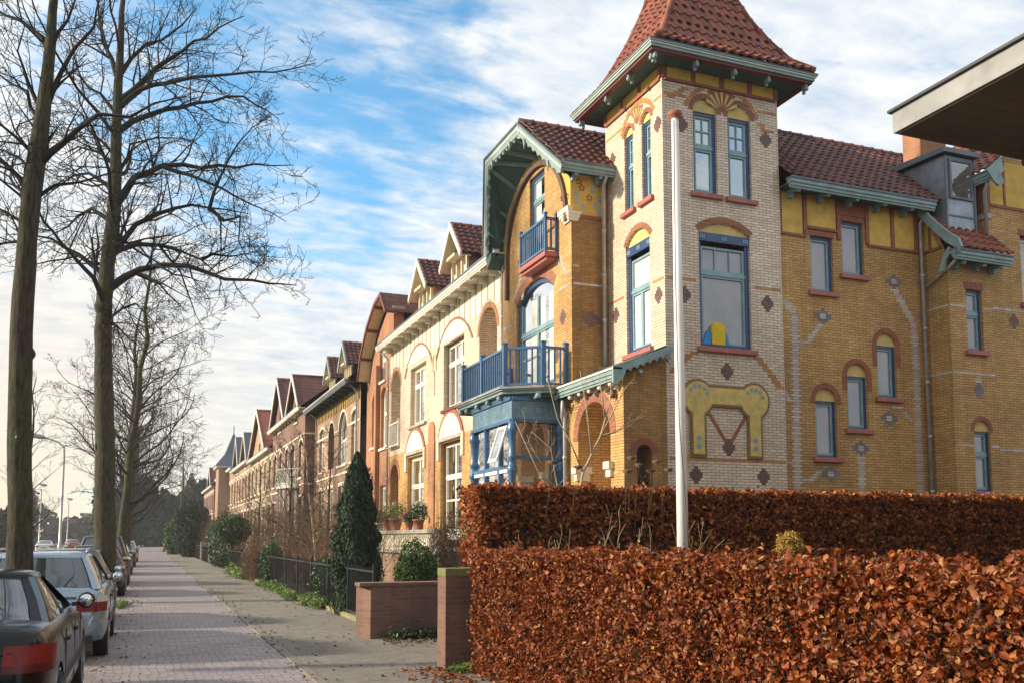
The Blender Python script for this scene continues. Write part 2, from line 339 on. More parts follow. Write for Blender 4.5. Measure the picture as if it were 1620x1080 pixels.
# ------------------------------------------------------------------ facade kit
def hole_of(o):
    s0, s1, z0, z1 = o['r']; rise = o.get('rise', 0)
    top = arc(s0, s1, z1, rise)[::-1] if rise else [(s1, z1), (s0, z1)]
    return [(s0, z0), (s1, z0)] + top
def window(par, fr, o):
    """one window or door of a facade: frame mesh with sash, pane, sill and transom pieces as its children"""
    s0, s1, z0, z1 = o['r']; rise = o.get('rise', 0); dp = o.get('depth', .13); kind = o.get('kind', 'win')
    if kind == 'open': return loggia(par, fr, o)
    fm = o.get('frame', M['blue']); sm = o.get('sash', M['turq']); gm = o.get('glass', M['glass']); w1 = o.get('fw', .075); w2 = o.get('sw', .05)
    full = rise and not o.get('tym')
    f = MB().m(fm); d0, d1 = -dp-.02, -dp+.055
    if full:
        inn = arc(s0+w1, s1-w1, z1, max(.02, rise-w1)); out = arc(s0, s1, z1, rise)
        f.ring(fr, inn, out, d0, d1); f.fbox(fr, s0, s0+w1, z0, z1, d0, d1); f.fbox(fr, s1-w1, s1, z0, z1, d0, d1); f.fbox(fr, s0+w1, s1-w1, z0, z0+w1, d0, d1)
    else:
        f.fbox(fr, s0, s0+w1, z0, z1, d0, d1); f.fbox(fr, s1-w1, s1, z0, z1, d0, d1)
        f.fbox(fr, s0+w1, s1-w1, z0, z0+w1, d0, d1); f.fbox(fr, s0+w1, s1-w1, z1-w1, z1, d0, d1)
        if o.get('head'):                                    # ornate head board in front of the frame
            h = o['head']; f.fbox(fr, s0+.003, s1-.003, z1-h, z1-.003, d1, d1+.05)
            f.m(M['turq'])
            for q in (.08, .5, .92):
                for e in (-.05, 0, .05):
                    c = s0+(s1-s0)*q+e; f.fbox(fr, c-.013, c+.013, z1-h*.75, z1-h*.3, d1+.05, d1+.062)
            f.m(fm)
    w = f.build('door' if kind == 'door' else 'window', par)
    a0, a1, b0, b1 = s0+w1, s1-w1, z0+w1, (z1 if full else z1-w1-(o.get('head', 0)))
    p = MB().m(gm)
    poly = [(a0, b0), (a1, b0)] + (arc(a0, a1, z1, max(.02, rise-w1))[::-1] if full else [(a1, b1), (a0, b1)])
    t = tessellate_polygon([[Vector((x, y, 0)) for x, y in poly]]); p.add([fr(x, y, -dp-.008) for x, y in poly], t)
    p.build('pane', w)
    s = MB().m(sm); e0, e1 = -dp-.004, -dp+.03
    zt = o.get('transom'); cells = []
    if zt:
        zt = b0+(b1-b0)*zt; s.fbox(fr, a0, a1, zt-.04, zt+.04, e0, e1+.02)
        cells = [(a0, a1, b0, zt-.04), (a0, a1, zt+.04, b1)]
    else: cells = [(a0, a1, b0, b1)]
    n = o.get('split', 1)
    for ci, (x0, x1, y0, y1) in enumerate(cells):
        nn = n if ci == 0 else o.get('tsplit', 1)
        wid = (x1-x0)/nn
        for k in range(nn):
            l, r = x0+k*wid, x0+(k+1)*wid
            s.fbox(fr, l, l+w2, y0, y1, e0, e1); s.fbox(fr, r-w2, r, y0, y1, e0, e1)
            s.fbox(fr, l+w2, r-w2, y0, y0+w2, e0, e1); 
            if not (full and (ci == 1 or not zt)): s.fbox(fr, l+w2, r-w2, y1-w2, y1, e0, e1)
            if ci == 1 or not zt:
                g = o.get('grid', (1, 1))
                for i in range(1, g[0]): c = l+(r-l)*i/g[0]; s.fbox(fr, c-.013, c+.013, y0+w2, y1-w2, e0, e1-.008)
                for i in range(1, g[1]): c = y0+(y1-y0)*i/g[1]; s.fbox(fr, l+w2, r-w2, c-.013, c+.013, e0, e1-.01)
            if ci == 0 and kind == 'door': s.fbox(fr, l+w2, r-w2, y0+w2, y0+(y1-y0)*.17, e0, e1-.01); s.fbox(fr, l+w2, r-w2, y0+(y1-y0)*.62, y0+(y1-y0)*.65, e0, e1-.01)
    s.build('sash', w)
    if o.get('curtain'):
        c = MB().m(M['curtain'])
        for l, r in o['curtain']: c.fbox(fr, a0+(a1-a0)*l, a0+(a1-a0)*r, b0+.05, b1-.05, -dp-.007, -dp-.003)
        c.build('curtain', w)
    if o.get('sill'):
        c = MB().m(o['sill']); c.fbox(fr, s0-.1, s1+.1, z0-.11, z0-.002, -dp+.02, .09); c.build('sill', w, .008)
    if o.get('tym'):
        c = MB().m(o['tym']); poly = [(s0, z1+.002), (s1, z1+.002)] + arc(s0, s1, z1+.002, rise)[::-1][1:-1]
        c.prism(fr, poly, -dp-.02, -.05); c.build('tympanum', w)
    return w
def trims(mb, fr, o):       # brick arch round the opening
    s0, s1, z0, z1 = o['r']; rise = o.get('rise', 0); aw = o.get('aw', .13)
    if o.get('arch') and rise:
        mb.m(o['arch']); n = max(12, int((s1-s0)*14)); A = arc(s0, s1, z1, rise, .002, n); B = arc(s0, s1, z1, rise, aw, n)
        for i in range(n):      # voussoirs, each a separate brick
            q = .93
            a = [A[i], (A[i][0]+(A[i+1][0]-A[i][0])*q, A[i][1]+(A[i+1][1]-A[i][1])*q)]; b = [B[i], (B[i][0]+(B[i+1][0]-B[i][0])*q, B[i][1]+(B[i+1][1]-B[i][1])*q)]
            mb.ring(fr, a, b, -.03, .012)
        if o.get('leg'):
            mb.fbox(fr, s0-aw, s0-.002, z1-o['leg'], z1, -.03, .012); mb.fbox(fr, s1+.002, s1+aw, z1-o['leg'], z1, -.03, .012)
    elif o.get('arch'):
        mb.m(o['arch']); mb.fbox(fr, s0-aw*.3, s1+aw*.3, z1+.002, z1+aw, -.03, .012)
def loggia(par, fr, o):
    s0, s1, z0, z1 = o['r']; rise = o.get('rise', 0); dp = o['depth']
    b = MB().m(o.get('inside', M['cream'])); poly = hole_of(o)
    b.add([fr(x, y, -dp) for x, y in poly], tessellate_polygon([[Vector((x, y, 0)) for x, y in poly]]))
    w = b.build('recess', par)
    if o.get('door'):
        c = (s0+s1)/2; window(par, lambda s, z, d=0: fr(s, z, d-dp+.13), dict(r=(c-.42, c+.42, z0+.01, z0+2.3), frame=M['maroon'], sash=M['maroon'], glass=M['glassdark'], kind='door'))
    return w
def facade(par, fr, outline, ops, mat, name='wall'):
    mb = MB().m(mat)
    mb.wall(fr, outline, [hole_of(o) for o in ops], [o.get('depth', .13)+.02 for o in ops])
    w = mb.build(name, par); LASTWALL[0] = w
    for o in ops:
        v = window(par, fr, o); tr = MB(); trims(tr, fr, o)
        if tr.v: tr.build('brick_arch', v)
    return w
BH = .0625
def courses(mb, fr, z0, z1, cx, wf, proud=.005, joint=.009):
    """stepped brickwork: one brick (or two) per course, cx(z) its middle, wf(i) its width"""
    i0 = int(round(z0/BH)); i1 = int(round(z1/BH))
    for i in range(i0, i1):
        z = i*BH; c = cx(z+BH/2); wd = wf(i)
        if wd <= 0: continue
        n = max(1, round(wd/.22)); b = wd/n
        for k in range(n): mb.fbox(fr, c-wd/2+k*b+.004, c-wd/2+(k+1)*b-.004, z+joint/2, z+BH-joint/2, -.01, proud)
def tooth(a, b): return lambda i: a if i % 2 else b
def path(mb, fr, pts, a=.2, b=.31):        # stepped ribbon along a polyline
    for (s0, z0), (s1, z1) in zip(pts, pts[1:]):
        if abs(z1-z0) < BH*1.5: hband(mb, fr, min(s0, s1), max(s0, s1), z0); continue
        if z0 > z1: s0, z0, s1, z1 = s1, z1, s0, z0
        sl = abs(s1-s0)/(z1-z0)*BH
        courses(mb, fr, z0, z1, lambda z: s0+(s1-s0)*(z-z0)/(z1-z0), tooth(a+sl*.6, b+sl*.6), .0068)
def hband(mb, fr, s0, s1, z, rows=1):
    z = round(z/BH)*BH
    for r in range(rows):
        n = max(1, int(round((s1-s0)/.22))); b = (s1-s0)/n
        for k in range(n): mb.fbox(fr, s0+k*b+.004, s0+(k+1)*b-.004, z+r*BH+.0045, z+(r+1)*BH-.0045, -.01, .005)
def diamond(mb, fr, s, z, rows=(1,2,3,3,2,1), u=.11):
    z = round(z/BH)*BH-len(rows)*BH/2; z = round(z/BH)*BH
    for i, r in enumerate(rows): courses(mb, fr, z+i*BH, z+(i+1)*BH, lambda q: s, lambda k: r*u, .007)
def flower(par, fr, s, z):       # grey stepped flower with a pale heart
    g = MB().m(M['inlaygrey']); diamond(g, fr, s, z, (1,3,5,5,3,1), .1)
    g.m(M['inlay']); 
    for k in (-1, 0): g.fbox(fr, s-.08, s+.08, round(z/BH)*BH+k*BH+.005, round(z/BH)*BH+(k+1)*BH-.005, -.01, .011)
    return g
def tile_slope(mb, A, B, C, D, tw=.235, rh=.29):
    """pantiles on a slope: A,B bottom left and right, C,D top right and left; every tile an island"""
    A, B, C, D = map(Vector, (A, B, C, D)); ux = (B-A).normalized(); nrm = ux.cross(D-A).normalized()
    if nrm.z < 0: nrm = -nrm
    up = nrm.cross(ux); up = up if up.dot(D-A) > 0 else -up
    H = (D-A).dot(up); rows = max(1, int(round(H/rh))); rh = H/rows
    l0, l1 = 0, (D-A).dot(ux); r0, r1 = (B-A).dot(ux), (C-A).dot(ux)
    for j in range(rows):
        t0 = j/rows; t1 = min(1, (j+1.12)/rows); la, lb = l0+(l1-l0)*t0, l0+(l1-l0)*t1; ra, rb = r0+(r1-r0)*t0, r0+(r1-r0)*t1
        k0 = int(math.floor(min(la, lb)/tw)); k1 = int(math.ceil(max(ra, rb)/tw))
        for k in range(k0, k1):
            x = [k*tw + tw*q for q in (0, .12, .3, .5, .7, .85, 1.0)]; h = (.028, .052, .058, .03, .008, .008, .028)
            lo = [min(max(v, la), ra) for v in x]; hi = [min(max(v, lb), rb) for v in x]
            if lo[-1]-lo[0] < .01 and hi[-1]-hi[0] < .01: continue
            dz = random.uniform(-.006, .006)
            V = []
            for xs, hh, yy, ex in ((lo, h, H*t0, -.02), (lo, h, H*t0, .034+dz), (hi, h, H*t1, .0)):
                for v, q in zip(xs, hh): V.append(A+ux*v+up*yy+nrm*(q+ex))
            n = len(x); F = []
            for i in range(n-1): F += [(i, i+1, n+i+1, n+i), (n+i, n+i+1, 2*n+i+1, 2*n+i)]
            mb.add(V, F)
def ridge_caps(mb, a, b, r=.085, L=.33):
    a = Vector(a); b = Vector(b); n = max(1, int((b-a).length/L)); d = (b-a)/n
    for i in range(n):
        p = a+d*i; mb.tube([p, p+d*.97, p+d*1.0, p+d*1.12], [r*.92, r, r*1.16, r*1.16], 8)
def gutter(mb, fr, s0, s1, z, d, main, lip=None, soff=.0, wall_d=0):
    """moulded eaves board: soffit back to the wall, fascia and gutter"""
    mb.m(main); mb.fbox(fr, s0, s1, z-.10, z-.03, d-.10, d); mb.fbox(fr, s0-.01, s1+.01, z-.03, z+.06, d-.13, d+.03)
    mb.m(lip or main); mb.fbox(fr, s0-.02, s1+.02, z+.06, z+.10, d-.16, d+.06)
    mb.m(main); mb.fbox(fr, s0, s1, z-.15, z-.10, d-.07, d-.03)
def brackets(mb, fr, ss, z, d, L=.45, m=None, wd=.07):
    for s in ss:
        mb = MB().m(m); BR.append(mb); mb.fbox(fr, s-wd/2, s+wd/2, z-.1, z, d-L, d); mb.fbox(fr, s-wd/2, s+wd/2, z-.2, z-.1, d-L, d-L*.55)
        pts = [fr(s-wd*.7, z-.1, d-.03), fr(s+wd*.7, z-.1, d-.03)]; mb.tube(pts, .05, 8)
BR = []
def flush(par):
    for b in BR: b.build('eaves_bracket', par)
    BR.clear()
def downpipe(par, pts, r=.045, mat=None):
    mb = MB().m(mat or M['pipe']); mb.tube(pts, r, 10)
    a, b = Vector(pts[-2]), Vector(pts[-1]); n = int((b-a).length/1.4)
    for i in range(1, n+1): p = a+(b-a)*i/(n+1); mb.tube([p-Vector((0,0,.04)), p+Vector((0,0,.04))], r*1.25, 10)
    return mb.build('drainpipe', par)
# ------------------------------------------------------------------ ground and roads
def sheet(name, pts, z, mat, kind='structure'):
    mb = MB().m(mat); mb.add([(x, y, z) for x, y in pts], [tuple(range(len(pts)))]); return tag(mb.build(name), kind=kind)
def ground_mat(name, cols, scale, bs, bstr=.6, rough=.95):
    mt, t, b = nodes(name); b.inputs['Roughness'].default_value = rough
    f = ramp(t, noise(t, scale, 8, .7), .3, .7); g = ramp(t, noise(t, scale*9, 5, .7), .3, .7)
    c = mixn(t, f, cols[0], cols[1]); c = mixn(t, g, c, cols[2]); t.links.new(c, b.inputs['Base Color'])
    bump(t, b, noise(t, bs, 5, .7), bstr, .03); return mt
M['soil'] = ground_mat('garden_soil', [(.05,.045,.02), (.06,.075,.022), (.075,.058,.035)], 1.2, 25)
M['verge'] = ground_mat('verge_grass', [(.05,.075,.02), (.075,.07,.03), (.09,.09,.035)], .8, 30)
M['gravel'] = ground_mat('path_gravel', [(.22,.19,.15), (.30,.26,.20), (.16,.14,.105)], .7, 55, .9)
M['sidewalk'] = ground_mat('worn_sidewalk', [(.20,.175,.145), (.31,.28,.235), (.145,.13,.105)], .55, 35, .9)
M['asphalt'] = ground_mat('pale_asphalt', [(.24,.24,.25), (.30,.30,.30), (.27,.27,.28)], .3, 80, .3, .7)
M['clinker'] = brick('clinker_paving', (.41,.34,.325), (.26,.21,.205), (.085,.075,.07), bw=.20, bh=.072, ms=.009, stain=.30, flat='x', bstr=1.0, rough=.62)
M['kerb'] = brick('kerb_stones', (.22,.195,.165), (.17,.145,.12), (.09,.08,.06), bw=.9, bh=.4, ms=.012, stain=.3, flat='y', bstr=.6)
sheet('ground', [(-1500,-300),(1500,-300),(1500,2500),(-1500,2500)], -.03, M['soil'])
sheet('main_road', [(-13,-40),(-5.4,-40),(-5.4,900),(-13,900)], -.012, M['asphalt'])
sheet('verge', [(-5.4,-40),(-2.6,-40),(-2.6,900),(-5.4,900)], -.008, M['verge'])
sheet('far_verge', [(-40,-40),(-13,-40),(-13,900),(-40,900)], -.016, M['verge'])
sheet('street', [(-2.6,-20),(1.86,-20),(1.86,400),(-2.6,400)], 0.0, M['clinker'])
mb = MB().m(M['kerb']); mb.box(1.865, 1.99, -20, 300, -.02, .022); tag(mb.build('kerb', bevel=.01), kind='structure')
mb = MB().m(M['stone']); mb.box(-2.7, -2.6, -20, 300, -.02, .07); tag(mb.build('verge_kerb'), kind='structure')
sheet('sidewalk', [(1.99,-20),(3.9,-20),(3.9,250),(1.99,250)], .018, M['sidewalk'])
sheet('driveway', [(3.9,11.9),(12,11.9),(12,15.0),(3.9,15.0)], .014, M['gravel'])
sheet('gravel_strip', [(3.4,2),(4.6,2),(4.6,11.9),(3.4,11.9)], .024, M['gravel'])

# ------------------------------------------------------------------ the corner house with the tower
H1 = thing('corner_house', 'ochre brick corner house with a cream brick tower and red tiled spire', 'house', (12, 19, 0))
TX, TY, WY, GX, GY, PX, PY = FX(10.3), FY(17.0), FY(17.1), FX(9.3), FY(19.6), FX(9.25), FY(17.0)
def op(r, **k): k['r'] = r; return k
big = dict(tym=M['paleyellow'], arch=M['redarch'], sill=M['sill'])
# tower
o_tx = [op((17.5,17.92,9.27,11.12), rise=.19, aw=.1, transom=.6, grid=(2,2), glass=M['glassblue'], **big), op((18.32,18.74,9.27,11.12), rise=.19, aw=.1, transom=.6, grid=(2,2), glass=M['glassblue'], **big),
        op((17.62,18.72,5.87,8.4), rise=.30, aw=.14, transom=.64, split=2, head=.22, fw=.1, glass=M['curtain'], **big)]
facade(H1, TX, [(17.0,0),(19.7,0),(19.7,12.0),(17.0,12.0)], o_tx, M['white'], 'tower_wall')
o_ty = [op((11.09,11.72,9.29,11.2), rise=.3, aw=.12, transom=.58, grid=(2,2), glass=M['glassblue'], **big), op((12.01,12.64,9.29,11.2), rise=.3, aw=.12, transom=.58, grid=(2,2), glass=M['glassblue'], **big),
        op((11.18,12.54,5.82,8.42), rise=.24, aw=.14, transom=.72, grid=(3,1), head=.2, fw=.1, glass=M['glass'], **big)]
facade(H1, TY, [(10.3,0),(13.4,0),(13.4,12.0),(10.3,12.0)], o_ty, M['white'], 'tower_wall')
mb = MB().m(M['white']); mb.box(10.32, 13.38, 19.6, 19.7, 5, 12.0); mb.box(13.3, 13.4, 17.02, 19.7, 9, 12.0); mb.build('tower_back_wall', H1)
deco = MB()
def relief(fr, c, hw, z):      # wide ochre arch over the pair of windows with a sunburst between
    deco.m(M['inlayorange']); A = arc(c-hw, c+hw, z, hw*.62, 0, 30); B = arc(c-hw, c+hw, z, hw*.62, .1, 30)
    for i in range(30):
        b = A[i+1]; a = A[i]; deco.ring(fr, [a, (a[0]+(b[0]-a[0])*.9, a[1]+(b[1]-a[1])*.9)], [B[i], (B[i][0]+(B[i+1][0]-B[i][0])*.9, B[i][1]+(B[i+1][1]-B[i][1])*.9)], -.01, .013)
    deco.m(M['redtrim'])
    w_ = hw*.42; deco.prism(fr, [(c-.05, z+.02), (c+.05, z+.02), (c+w_, z+hw*.5), (c, z+hw*.6), (c-w_, z+hw*.5)], -.01, .007)
    deco.m(M['paleyellow'])
    for k in range(7):
        a = R(-62+k*20.6); r0, r1 = .13, hw*.50
        p = lambda r, e: (c+r*math.sin(a+e), z+.02+r*math.cos(a+e)); deco.prism(fr, [p(r0, -.05), p(r0, .05), p(r1, .085), p(r1, -.085)], -.0, .018)
relief(TY, 11.865, .93, 11.25); relief(TX, 18.12, .72, 11.2)
deco.m(M['inlayorange'])
for fr, spans in ((TY, [((10.34,10.92),11.43),((12.84,13.36),11.43),((10.34,11.1),7.22),((12.62,13.36),7.22),((10.34,13.36),3.3)]), (TX, [((17.04,17.5),7.22),((18.84,19.66),7.22),((17.04,17.36),11.4),((18.86,19.66),11.4)])):
    for (a, b), z in spans: hband(deco, fr, a, b, z)
path(deco, TY, [(10.45,5.2),(10.9,5.62),(11.1,5.68)], .15, .2); path(deco, TY, [(12.66,5.68),(13.0,5.35),(13.3,4.98)], .15, .2)
for z0 in (9.9, 10.35): path(deco, TY, [(10.45,z0+1.0),(10.95,z0+1.35)], .12, .16) if z0 > 10 else None
path(deco, TY, [(12.9,11.2),(13.05,10.98),(13.3,10.98)], .12, .16)
deco.m(M['inlaybrown'])
for s, z in ((10.79,6.92),(12.98,6.92),(11.85,5.32),(11.85,3.6),(10.79,10.82),(13.05,10.83)): diamond(deco, TY, s, z)
for s, z in ((17.27,6.91),(19.25,6.93),(17.2,10.8),(19.35,10.8)): diamond(deco, TX, s, z)
for s in (10.8, 12.95): diamond(deco, TY, s+.2*(1 if s < 11 else -1), 3.0)
deco.m(M['redtrim'])
for a, b in (((11.36,4.35),(11.8,3.72)), ((12.33,4.35),(11.9,3.72))): deco.prism(TY, [(a[0]-.05,a[1]),(a[0]+.05,a[1]),(b[0]+.05,b[1]),(b[0]-.05,b[1])], -.01, .006)
deco.build('brick_inlay', H1)
# keyhole shaped plaster panel
kp = MB()
def keyshape(e, d):
    for c in (11.06, 12.53):
        kp.prism(TY, [(c+(.36+e)*math.cos(R(a)), 4.68+(.36+e)*math.sin(R(a))) for a in range(0, 360, 15)], 0, d)
        k = .05 if c < 12 else .12
        kp.prism(TY, [(c-.14-e, 3.45-e), (c+.14+e, 3.45-e), (c+.14+e, 4.5), (c-.14-e, 4.5)], 0, d+.002)
    kp.prism(TY, [(11.1,4.56-e),(12.5,4.56-e),(12.5,4.92+e),(11.1,4.92+e)], 0, d+.004)
kp.m(plain('olive_moulding', (.22,.14,.05), .6)); keyshape(.06, .045); kp.m(M['ochre_dark']); keyshape(.028, .051); kp.m(M['mottled']); keyshape(0, .056)
kp.m(M['turq'])
for c in (11.06, 12.53):
    for a in range(20, 170, 30): kp.prism(TY, [(c+.24*math.cos(R(a))+.045*math.cos(R(b)), 4.7+.24*math.sin(R(a))+.045*math.sin(R(b))) for b in range(0, 360, 60)], 0, .068)
    for z in (3.62, 3.8): kp.prism(TY, [(c+.07*math.cos(R(b)), z+.06*math.sin(R(b))) for b in range(0, 360, 60)], 0, .067)
kp.build('plaster_panel', H1)
# frieze under the eaves: yellow panels between red posts
def frieze(fr, ss, z0, z1, d=.02):
    mb = MB(); mb.m(M['yellow']); mb.fbox(fr, ss[0], ss[-1], z0, z1, -.01, d)
    mb.m(M['redtrim']); mb.fbox(fr, ss[0], ss[-1], z0-.06, z0, -.01, d+.03)
    for s in ss: mb.fbox(fr, s-.055, s+.055, z0, z1, -.01, d+.028)
    return mb
frieze(TY, [10.36,11.1,11.86,12.62,13.34], 11.82, 12.1).build('frieze', H1)
frieze(TX, [17.06,17.95,18.8,19.64], 11.82, 12.1).build('frieze', H1)
# tower eaves and spire
e = .57; X0, X1, Y0, Y1 = 10.3-e, 13.4+e, 17-e, 19.7+e
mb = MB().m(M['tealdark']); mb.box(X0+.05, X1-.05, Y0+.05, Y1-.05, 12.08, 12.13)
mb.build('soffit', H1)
mb = MB()
for lv, (mt, z0, z1, g) in enumerate(((M['maroon'],12.07,12.125,0), (M['teal'],12.127,12.19,.04), (M['whitepaint'],12.192,12.225,.065), (M['teal'],12.227,12.265,.09), (M['leadgrey'],12.267,12.28,.105))):
    mb.m(mt)
    mb.box(X0-g, X1+g, Y0-g, Y0-g+.16, z0, z1); mb.box(X0-g, X1+g, Y1+g-.16, Y1+g, z0, z1)
    mb.box(X0-g, X0-g+.16, Y0-g+.162, Y1+g-.162, z0, z1); mb.box(X1+g-.16, X1+g, Y0-g+.162, Y1+g-.162, z0, z1)
mb.build('gutter', H1)
brackets(mb, TY, [9.85,10.9,11.9,12.8,13.85], 12.07, .52, .14, M['teal'], .05); brackets(mb, TX, [16.6,17.6,18.7,20.1], 12.07, .52, .14, M['teal'], .05); flush(H1)
cx, cy = 11.85, 18.35; prof = [(2.1,12.30),(1.72,12.62),(1.38,13.18),(1.08,13.78),(.80,14.5),(.5,15.5),(.12,17.2)]
mb = MB().m(M['tile'])
for (r0, z0), (r1, z1) in zip(prof, prof[1:]):
    for q in range(4):
        def c(r, z, i): sx, sy = ((-1,-1),(1,-1),(1,1),(-1,1))[(q+i) % 4]; return (cx+sx*r, cy+sy*(r if False else r*.97), z)
        tile_slope(mb, c(r0,z0,0), c(r0,z0,1), c(r1,z1,1), c(r1,z1,0), .235, .27)
rf = mb.build('roof', H1)
mb = MB().m(M['tile'])
for (r0, z0), (r1, z1) in zip(prof, prof[1:]):
    for sx, sy in ((-1,-1),(1,-1),(1,1),(-1,1)): ridge_caps(mb, (cx+sx*r0, cy+sy*r0*.97, z0+.03), (cx+sx*r1, cy+sy*r1*.97, z1+.03))
mb.build('ridge_tile', rf)
# wing with the stair windows
sm = dict(frame=M['blue'], sash=M['turq'], glass=M['glass'], fw=.06, sill=M['sill'])
ar = dict(tym=M['paleyellow'], arch=M['redtrim'], aw=.13)
o_w = [op((14.32,14.98,7.4,8.74), arch=M['redtrim'], aw=.12, **sm), op((15.25,15.92,7.9,9.22), arch=M['redtrim'], aw=.12, **sm),
       op((14.32,14.94,3.5,4.82), rise=.3, leg=.05, **ar, **sm), op((15.27,15.88,4.2,5.46), rise=.3, leg=.35, **ar, **sm), op((16.2,16.8,5.0,6.26), rise=.3, leg=.5, **ar, **sm)]
facade(H1, WY, [(13.4,0),(17.78,0),(17.78,9.75),(13.4,9.75)], o_w, M['ochre'], 'wall')
mb = MB(); 
for a, b in (((13.44,13.52),0),): pass
for s0, s1 in ((13.5,14.1),(14.24,15.08),(16.08,16.75),(16.87,17.5)):
    mb.m(M['yellow']); mb.fbox(WY, s0, s1, 8.72 if s1 < 14.2 or s0 > 16 else 8.96, 9.68, -.01, .022)
mb.m(M['redtrim'])
mb.fbox(WY, 13.42, 14.2, 8.66, 8.717, -.01, .04); mb.fbox(WY, 16.04, 17.76, 8.66, 8.717, -.01, .04); mb.fbox(WY, 14.24, 15.1, 8.885, 8.955, -.01, .04)
for s in (13.45, 14.17, 15.15, 16.02, 16.81, 17.56): mb.fbox(WY, s-.05, s+.05, 8.72, 9.7, -.01, .05)
mb.fbox(WY, 15.21, 15.97, 9.345, 9.7, -.01, .03)
mb.build('frieze', H1)
mb = MB().m(M['inlay'])
path(mb, WY, [(13.5,7.12),(13.8,6.8),(13.8,6.1),(13.74,2.2)], .16, .27); path(mb, WY, [(13.86,6.12),(14.12,6.12)]); path(mb, WY, [(14.12,6.12),(14.56,6.62)], .1, .14)
path(mb, WY, [(13.42,3.3),(13.66,3.3)]); path(mb, WY, [(13.86,2.95),(14.15,2.95)]); path(mb, WY, [(14.12,2.95),(14.4,3.2)], .1, .14); path(mb, WY, [(13.45,5.0),(13.62,4.72)], .1, .14)
path(mb, WY, [(16.82,7.68),(17.38,6.9),(17.42,6.3),(17.40,2.2)], .15, .25); path(mb, WY, [(17.25,4.42),(16.95,4.7)], .1, .14); path(mb, WY, [(16.6,4.72),(16.95,4.72)])
path(mb, WY, [(15.61,3.6),(15.6,2.2)], .15, .24)
hband(mb, WY, 17.5, 17.76, 5.55)
for s, z in ((14.62,6.82),(16.82,7.88),(15.61,3.78),(16.5,4.48),(14.7,3.1)):
    g = flower(H1, WY, s, z)
    b = len(mb.v); mb.v += g.v; mb.f += [tuple(b+q for q in f) for f in g.f]
    for mt in g.mats:
        if mt not in mb.mats: mb.mats.append(mt)
    mb.mi += [mb.mats.index(g.mats[q]) for q in g.mi]; mb.sm += g.sm
mb.build('brick_inlay', H1)
mb = MB(); gutter(mb, WY, 13.42, 17.75, 9.76, .5, M['teal'], M['leadgrey']); mb.m(M['tealdark']); mb.fbox(WY, 13.42, 17.7, 9.72, 9.745, -.05, .42); mb.build('gutter', H1)
mb = MB(); brackets(mb, WY, [13.7,14.55,15.4,16.25,17.1], 9.71, .42, .42, M['turq']); flush(H1)
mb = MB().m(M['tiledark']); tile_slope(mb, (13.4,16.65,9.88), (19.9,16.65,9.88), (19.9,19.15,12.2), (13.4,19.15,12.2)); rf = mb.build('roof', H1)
mb = MB().m(M['tiledark']); ridge_caps(mb, (13.4,19.15,12.24), (19.9,19.15,12.24)); mb.build('ridge_tile', rf)
mb = MB().m(M['tileflat']); mb.add([(13.4,19.2,12.15),(19.9,19.2,12.15),(19.9,24,8),(13.4,24,8)], [(0,1,2,3)]); mb.build('roof', H1)
mb = MB().m(M['ochre']); mb.box(13.5, 26, 23.9, 24.05, 0, 8.2); mb.build('back_wall', H1)
downpipe(H1, [(17.62,16.72,9.6),(17.62,16.98,9.4),(17.66,16.98,0.1)])
# stair bay
BY = FY(16.35); BX = FX(17.78)
o_b = [op((18.32,18.84,6.15,7.66), arch=M['redtrim'], aw=.18, transom=.62, **sm), op((18.38,18.9,2.75,4.2), rise=.26, transom=.62, **{**ar, 'aw': .1}, **sm)]
facade(H1, BY, [(17.78,0),(19.2,0),(19.2,8.3),(17.78,8.3)], o_b, M['ochre'], 'stair_bay_wall')
mb = MB().m(M['ochre']); mb.wall(BX, [(16.35,0),(17.1,0),(17.1,9.7),(16.9,9.7),(16.35,8.45)], []); mb.build('stair_bay_wall', H1)
mb = MB().m(M['yellow']); mb.prism(BX, [(16.6,8.72),(17.05,8.72),(17.05,9.6),(16.95,9.6)], 0, .015); mb.m(M['redtrim']); mb.fbox(BX, 16.5, 17.09, 8.64, 8.715, 0, .03); mb.fbox(BX, 16.8, 16.88, 8.72, 9.3, 0, .03); mb.build('frieze', H1)
mb = MB().m(M['inlay'])
for z in (5.55, 7.2): hband(mb, BY, 17.8, 18.3 if z > 6 else 19.18, z); hband(mb, BX, 16.37, 17.08, z)
hband(mb, BY, 18.86, 19.18, 7.2); hband(mb, BY, 17.8, 18.36, 3.8); hband(mb, BY, 18.92, 19.18, 3.8)
mb.m(M['inlaygrey']); diamond(mb, BY, 18.6, 5.2); mb.m(M['inlay']); courses(mb, BY, 5.37, 5.5, lambda z: 18.6, lambda i: .2)
mb.build('brick_inlay', H1)
mb = MB().m(M['tile']); tile_slope(mb, (17.62,15.85,8.47), (19.35,15.85,8.47), (19.35,16.95,9.6), (17.62,16.95,9.6)); mb.build('roof', H1)
mb = MB(); fr = FY(16.35); gutter(mb, fr, 17.55, 19.4, 8.36, .45, M['teal'], M['leadgrey']); mb.m(M['tealdark']); mb.fbox(fr, 17.6, 19.35, 8.3, 8.33, -.05, .36); mb.build('gutter', H1)
mb = MB(); brackets(mb, fr, [17.95,18.6,19.15], 8.29, .34, .34, M['turq']); flush(H1)
mb = MB().m(M['teal'])      # curved bargeboard on the bay's left side
fb = FX(17.62); inn = [(17.0,9.62),(16.75,9.32),(16.45,8.98),(16.15,8.66),(15.84,8.42),(15.84,8.3)]; out = [(17.0,9.84),(16.7,9.56),(16.4,9.22),(16.08,8.9),(15.80,8.66),(15.72,8.44)]
mb.ring(fb, inn, out, 0, .07); mb.prism(fb, [(16.3,8.0),(16.42,8.0),(16.3,8.35),(16.1,8.55),(16.02,8.4),(16.2,8.25)], 0, .06); mb.build('bargeboard', H1)
